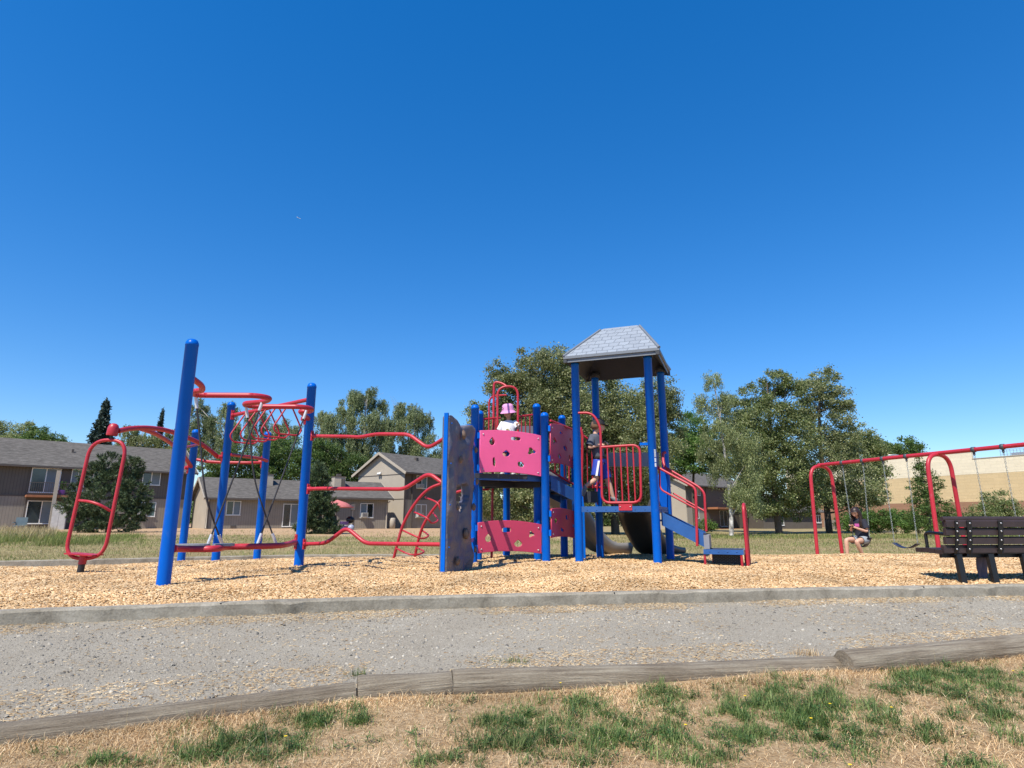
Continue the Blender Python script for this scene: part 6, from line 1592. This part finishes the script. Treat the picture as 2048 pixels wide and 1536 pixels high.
conifer('small distant spire-shaped conifer above the roof near the spinner arm', 325, 823, 905, 19, 112, 'L_fir', tiers=20, rag=.6)
pine('wide bushy dark pine in front of the left apartment block', 215, [(222, 928, 26, 20), (262, 935, 18, 14), (195, 950, 34, 20), (235, 965, 46, 26), (180, 985, 40, 20), (268, 985, 26, 20), (215, 1005, 56, 24), (150, 1012, 26, 14), (255, 1030, 36, 20), (195, 1038, 44, 18), (280, 1018, 18, 14), (225, 1052, 50, 12), (170, 1045, 26, 14)], 37, -.25, 1.0)
pine('small slender dark pine in front of the single-storey unit', 636, [(634, 952, 9, 18), (638, 980, 17, 18), (630, 1005, 24, 18), (648, 1015, 22, 16), (634, 1035, 26, 16), (620, 1055, 22, 12), (655, 1060, 20, 10)], 34, -.25, 1.1)

# far wood closing the view low down between the houses
n = 110000; X = rng.uniform(-150, 62, n); Yd = 108+rng.normal(0, 2.5, n)+4*np.sin(X*.07); hh = 5.2+1.6*np.sin(X*.21)+1.1*np.sin(X*.63+1)+.7*np.sin(X*1.7)
Zz = -.5+hh*rng.uniform(0, 1, n)**.75; a, b = rand_basis(n, .4); sz = rng.uniform(.15, .35, n)[:, None]
v, f_ = quads(np.stack([X, Yd, Zz], 1), a*sz, b*sz); tag(mesh_np('far_wood', v, f_, M['L_dark']), 'far line of dark green trees low behind the houses', 'trees', kind='stuff')

# ------------------------------------------------------------------ ground cover
def boxes_np(c, yaw, pitch, roll, l, w, t):
    n = len(c); cy, sy, cp, sp_, cr, sr = np.cos(yaw), np.sin(yaw), np.cos(pitch), np.sin(pitch), np.cos(roll), np.sin(roll)
    ax = np.stack([cy*cp, sy*cp, sp_], 1); a0 = np.stack([-sy, cy, np.zeros(n)], 1); az = np.cross(ax, a0); ay = a0*cr[:, None]+az*sr[:, None]; az = az*cr[:, None]-a0*sr[:, None]
    ax, ay, az = ax*l[:, None], ay*w[:, None], az*t[:, None]; v = []
    for (i, j, k) in ((-1, -1, -1), (1, -1, -1), (1, 1, -1), (-1, 1, -1), (-.86, -.8, 1), (.9, -.7, 1), (.8, .9, 1), (-.95, .75, 1)): v.append(c+ax*i+ay*j+az*k)
    v = np.stack(v, 1).reshape(-1, 3); f0 = np.array([(4, 5, 6, 7), (0, 1, 5, 4), (1, 2, 6, 5), (2, 3, 7, 6), (3, 0, 4, 7)]); f_ = (np.arange(n)[:, None, None]*8+f0[None]).reshape(-1, 4); return v, f_
def in_view(n, d0, d1, marg=1.06, power=1.0, lo=None, hi=None):
    y = d0+(d1-d0)*rng.uniform(0, 1, n)**power; x = rng.uniform(-.88, .88, n)*y*marg
    return x, y
# wood chips
x, y = in_view(330000, 4.4, 13.5, 1.0, 1.35); ny_ = near_y(x); fy_ = far_y(x); k = (y > ny_+.01) & (y < fy_-.02); x, y = x[k], y[k]; n = len(x)
big = 1+.045*(y-6).clip(0, 8)
c = np.stack([x, y, z_chip(x, y)+rng.uniform(0, .014, n)], 1)
v, f_ = boxes_np(c, rng.uniform(0, 2*pi, n), rng.normal(0, .28, n), rng.normal(0, .3, n), rng.uniform(.006, .019, n)*big, rng.uniform(.003, .008, n)*big, rng.uniform(.0012, .0035, n))
o = mesh_np('wood_chips', v, f_, M['chips']); tag(o, 'pale golden wood chips covering the play area', 'wood chips', kind='stuff')
# gravel
def on_path(n, lo, hi, xa=-5.2, xb=6.4):
    x = rng.uniform(xa, xb, n); t = rng.uniform(lo, hi, n); y = log_y(x)+(near_y(x)-log_y(x)-.1)*t; return x, y, t
x, y, t = on_path(90000, .02, .98); keep = rng.uniform(0, 1, len(x)) < (.35+.65*(noise_f := .5+.5*np.sin(x*1.7+np.sin(y*3))*np.cos(y*2.1+x))); x, y = x[keep], y[keep]; n = len(x)
s = .0010+.0018*rng.uniform(0, 1, n)+.0075*rng.uniform(0, 1, n)**26; c = np.stack([x, y, z_path(x, y)+s*.3], 1)
v, f_ = boxes_np(c, rng.uniform(0, 6.3, n), rng.normal(0, .35, n), rng.normal(0, .35, n), s*rng.uniform(.9, 1.6, n), s*rng.uniform(.7, 1.1, n), s*.6)
tag(mesh_np('gravel', v, f_, M['stone']), 'loose grey gravel on the path', 'gravel', kind='stuff')
# straw and chip litter along both edges of the path
P1 = []
for (cnt, a_, b_, pw) in ((13000, .84, 1.0, 1), (13000, 0.0, .25, 1), (9000, 0, 1, 1)):
    x, y, t = on_path(cnt, a_, b_); P1.append(np.stack([x, y, z_path(x, y)+rng.uniform(.001, .012, cnt)], 1))
c = np.concatenate(P1); cl_ = np.sin(c[:, 0]*2.3)+np.sin(c[:, 0]*5.1+1)+rng.normal(0, .8, len(c)); c = c[cl_ > -.6]; n = len(c)
v, f_ = boxes_np(c, rng.normal(.2, .9, n), rng.normal(0, .15, n), rng.normal(0, .3, n), rng.uniform(.003, .016, n), rng.uniform(.0006, .0022, n), rng.uniform(.0006, .0015, n))
tag(mesh_np('straw_litter', v, f_, M['litter']), 'dry straw and bark litter along the path edges', 'straw', kind='stuff')

def blades(x, y, z, h, w, lean, yaw, curve=.5):
    """three-segment bent blades"""
    n = len(x); d = np.stack([np.cos(yaw), np.sin(yaw), np.zeros(n)], 1); s = np.stack([-np.sin(yaw), np.cos(yaw), np.zeros(n)], 1); p = np.stack([x, y, z], 1); V = []
    ang = lean; pts = [p]; q = p
    for k in range(3):
        a_ = ang*(.5+curve*k); q = q+(d*np.sin(a_)[:, None]+np.array([0, 0, 1])*np.cos(a_)[:, None])*(h/3)[:, None]; pts.append(q)
    for k, ww in enumerate((1, .85, .6, .12)): V += [pts[k]-s*(w*ww)[:, None], pts[k]+s*(w*ww)[:, None]]
    v = np.stack(V, 1).reshape(-1, 3); f0 = np.array([(0, 1, 3, 2), (2, 3, 5, 4), (4, 5, 7, 6)]); f_ = (np.arange(n)[:, None, None]*8+f0[None]).reshape(-1, 4); return v, f_
# foreground verge: dry thatch everywhere, green patches where the photograph has them
patches = [(1120, 1500, 190, 50), (1590, 1450, 140, 70), (1700, 1480, 70, 50), (1900, 1390, 150, 26), (1000, 1450, 60, 20), (1230, 1460, 90, 30), (1480, 1430, 60, 30), (520, 1500, 120, 26), (1350, 1475, 50, 30), (1640, 1420, 60, 24), (1860, 1480, 40, 24), (1980, 1440, 50, 30), (200, 1530, 80, 14), (1420, 1530, 120, 18), (1080, 1470, 130, 55), (1180, 1440, 70, 40), (1010, 1500, 90, 30), (1560, 1420, 80, 50), (1640, 1470, 70, 50), (1500, 1480, 60, 30), (640, 1455, 60, 22), (700, 1448, 30, 16), (450, 1505, 60, 28), (540, 1520, 60, 24), (380, 1525, 40, 16), (1760, 1455, 50, 40), (1910, 1440, 36, 16), (1830, 1370, 70, 18), (1960, 1355, 60, 18), (1880, 1355, 60, 14), (1250, 1500, 90, 34), (1330, 1420, 60, 36), (1420, 1500, 70, 26), (2000, 1380, 60, 24), (1960, 1530, 60, 20), (860, 1530, 60, 12)]
def green_w(x, y, z=-.30):
    zc_ = y*cos(TH)+(z-EYE)*sin(TH); up_ = -y*sin(TH)+(z-EYE)*cos(TH); px = 1024+F*x/zc_; py = 768-F*up_/zc_; w = np.zeros(len(x))
    for (a_, b_, ra, rb_) in patches: w = np.maximum(w, np.exp(-(((px-a_)/ra)**2+((py-b_)/rb_)**2)*.8))
    return w
def verge(n, dmin=2.0):
    x = rng.uniform(-4.6, 5.4, n); lo = dmin; y = lo+(log_y(x)-.10-lo)*rng.uniform(0, 1, n); k = (log_y(x)-.10 > lo) & (np.abs(x) < y*.95+.3); return x[k], y[k]
x, y = verge(150000); gw = green_w(x, y); k = rng.uniform(0, 1, len(x)) > gw*.55; x, y = x[k], y[k]; n = len(x)
v, f_ = blades(x, y, z_dry(x, y)-.004, rng.uniform(.02, .06, n)*(1+.35*np.sin(x*4+np.sin(y*5))), rng.uniform(.0006, .0014, n), rng.uniform(1.0, 2.4, n), rng.uniform(0, 6.3, n), .35)
tag(mesh_np('dry_grass', v, f_, M['thatch']), 'short dead straw-coloured grass in front of the timbers', 'grass', kind='stuff')
cx_, cy_ = verge(9000); gwc = green_w(cx_, cy_)**1.5; k = rng.uniform(0, 1, len(cx_)) < gwc*.72+.012; cx_, cy_, gwc = cx_[k], cy_[k], gwc[k]
cnt = (18+52*gwc*rng.uniform(.3, 1.6, len(gwc))).astype(int); idx = np.repeat(np.arange(len(cnt)), cnt); sp = rng.uniform(.012, .042, len(cnt)); tall_ = rng.uniform(.5, 1.5, len(cnt))**1.3; dirs = rng.uniform(0, 6.3, len(cnt))
n = len(idx); x = cx_[idx]+rng.normal(0, 1, n)*sp[idx]; y = cy_[idx]+rng.normal(0, 1, n)*sp[idx]; k = y < log_y(x)-.1; x, y, idx = x[k], y[k], idx[k]; n = len(x)
v, f_ = blades(x, y, z_dry(x, y)-.003, rng.uniform(.015, .06, n)*tall_[idx], rng.uniform(.0009, .0020, n), rng.uniform(.3, 1.8, n), dirs[idx]+rng.normal(0, 1.3, n), .5)
tag(mesh_np('green_grass', v, f_, M['blade_g']), 'patches of green grass growing through the dry verge', 'grass', kind='stuff')
# low broad-leaved weeds inside the green patches
k = rng.uniform(0, 1, len(cx_)) < .30; wx, wy = cx_[k], cy_[k]; idx = np.repeat(np.arange(len(wx)), 26); n = len(idx); an = rng.uniform(0, 6.3, n); rr = rng.uniform(.004, .040, n)
x = wx[idx]+np.cos(an)*rr; y = wy[idx]+np.sin(an)*rr; k = y < log_y(x)-.1; x, y, an, rr = x[k], y[k], an[k], rr[k]; n = len(x)
d_ = np.stack([np.cos(an), np.sin(an), rng.uniform(-.1, .7, n)], 1); s_ = np.stack([-np.sin(an), np.cos(an), rng.normal(0, .3, n)], 1); ln = rng.uniform(.005, .013, n)[:, None]
v, f_ = quads(np.stack([x, y, z_dry(x, y)+rng.uniform(.008, .035, n)], 1), d_*ln, s_*ln*.45)
tag(mesh_np('clover_and_weeds', v, f_, M['weedleaf']), 'low leafy weeds among the green grass patches', 'weeds', kind='stuff')
# wiry seed stalks standing above the turf
x, y = verge(1500); gw = green_w(x, y); k = rng.uniform(0, 1, len(x)) < gw*.5+.12; x, y = x[k], y[k]; n = len(x)
v, f_ = blades(x, y, z_dry(x, y), rng.uniform(.06, .16, n), rng.uniform(.0006, .0012, n), rng.uniform(.05, .7, n), rng.uniform(0, 6.3, n), .5)
tag(mesh_np('seed_stalks', v, f_, M['blade_f']), 'thin wiry stalks standing above the dry verge', 'grass', kind='stuff')
# tufts leaning over the timbers and straw heaps against them
x = rng.uniform(-4.2, 4.6, 9000); y = log_y(x)-.09-np.abs(rng.normal(0, .07, 9000)); n = len(x)
v, f_ = blades(x, y, z_dry(x, y), rng.uniform(.03, .075, n), rng.uniform(.0007, .0015, n), rng.uniform(.9, 2.3, n), rng.uniform(0, 6.3, n), .5)
tag(mesh_np('straw_tufts', v, f_, M['thatch']), 'straw tufts piled against the front of the timbers', 'grass', kind='stuff')
# little green weeds beside the timbers on the path, and at the joint
def tuft(label, px, py, z, n, h, m='blade_g', spread=.03):
    c = PZ(px, py, z); x = c.x+rng.normal(0, spread, n); y = c.y+rng.normal(0, spread*.6, n)
    v, f_ = blades(x, y, np.full(n, z-.005), rng.uniform(.4, 1, n)*h, rng.uniform(.0009, .002, n), rng.uniform(.1, 1.1, n), rng.uniform(0, 6.3, n), .5)
    tag(mesh_np('weed_tuft', v, f_, M[m]), label, 'weed')
tuft('green weed tuft on the gravel at the short cracked timber', 712, 1352, -.225, 60, .07); tuft('green weed tuft on the gravel behind the long straight timber', 1030, 1326, -.22, 110, .06, spread=.06)
tuft('dry yellow grass tuft at the joint of the two right timbers', 1612, 1312, -.23, 130, .08, 'straw', .05); tuft('pale dry grass clump in front of the long straight timber', 1520, 1375, -.28, 110, .12, 'straw', .03)
tuft('wiry dry grass clump in front of the left timber', 410, 1455, -.29, 60, .12, 'straw', .05); tuft('tall green grass blades at the right edge of the verge', 2040, 1490, -.30, 60, .13, 'blade_g', .05)
# yellow dandelion-like flowers
flw = [(1121, 1366, 'beside the long straight timber'), (1490, 1392, 'above the large green patch'), (1660, 1408, 'on the right of the large green patch'), (1783, 1415, 'between two green patches on the right'), (1371, 1450, 'at the left side of the green patch'), (1978, 1292, 'in front of the cracked right timber'), (2026, 1342, 'near the right edge'), (571, 1473, 'in the left green patch'), (1622, 1437, 'inside the green patch'), (1700, 1530, 'low in the verge at the bottom')]
for (px, py, where) in flw:
    top = PZ(px, py, -.22); r = thing('dandelion', 'single small yellow flower %s' % where, 'flower', (top.x, top.y, -.30), 'yellow flowers scattered in the verge')
    MB().tube([(top.x+.01, top.y, -.30), (top.x+.006, top.y, -.26), tuple(top)], .0011, 5).build('stem', M['weedleaf'], r)
    fl = MB()
    for k in range(14):
        a_ = 2*pi*k/14; e_ = Vector((cos(a_), sin(a_), .35))*.0075; w = Vector((-sin(a_), cos(a_), 0))*.0022; fl.add([top, top+e_*.7-w, top+e_, top+e_*.7+w], [(0, 1, 2, 3)])
    fl.sphere(top+Vector((0, 0, .0015)), .003, n=6, m=4); fl.build('flower_head', M['yellow'], r)
# far lawn
x, y = in_view(150000, 12, 42, 1.05, 1.3); k = y > far_y(x)+.28; x, y = x[k], y[k]; n = len(x); ds = (y/14)
pat = np.sin(x*.9+np.sin(y*.6)*1.7)*np.cos(y*.45+x*.3); strip_g = np.exp(-((y-24)/3.5)**2)*.8
g = (pat+strip_g+rng.normal(0, .45, n)) > .35; bare = (y > 31) & (x < 3) & (rng.uniform(0, 1, n) < .85)
for sel, mm_, nm, lb_ in ((g & ~bare, 'blade_fg', 'lawn_grass', 'greener blades of the lawn beyond the curb'), (~g & ~bare, 'blade_f', 'dry_lawn_grass', 'dry yellowish blades of the lawn beyond the curb')):
    X, Y, D_s = x[sel], y[sel], ds[sel]; n = len(X)
    v, f_ = blades(X, Y, z_lawn(X, Y)-.01, rng.uniform(.03, .10, n)*D_s**.3, rng.uniform(.002, .005, n)*D_s, rng.uniform(.2, 1.3, n), rng.uniform(0, 6.3, n), .4)
    tag(mesh_np(nm, v, f_, M[mm_]), lb_, 'grass', kind='stuff')
# tall grass on the left and light fringe by the far bushes
def tall(name, lab, x0, x1, d0, d1, n, hs, mm_, th=0):
    d = rng.uniform(d0, d1, n); px = rng.uniform(x0, x1, n); x = (px-1024)/F*d*.98; k = np.sin(x*1.9+d*.8)+rng.normal(0, .7, n) > th; x, d = x[k], d[k]; n = len(x)
    v, f_ = blades(x, d, z_lawn(x, d)-.02, rng.uniform(.45, 1, n)*hs, rng.uniform(.003, .007, n)*d/18, rng.uniform(.1, .8, n), rng.uniform(0, 6.3, n), .5); tag(mesh_np(name, v, f_, M[mm_]), lab, 'grass', kind='stuff')
tall('tall_grass', 'tall uncut yellow-green grass at the left edge of the lawn', -60, 150, 19, 32, 9000, .38, 'blade_fg')
tall('tall_dry_grass', 'tall dry seed-headed grass in front of the left apartment', -60, 120, 24, 36, 6000, .62, 'blade_t', .2)
tall('long_grass', 'longer green grass between the tall grass and the pine', 100, 300, 20, 30, 7000, .28, 'blade_fg')
tall('fringe_grass', 'greener unmown fringe in front of the bushes and houses on the right', 1340, 2090, 34, 46, 14000, .26, 'blade_fg', -.4)
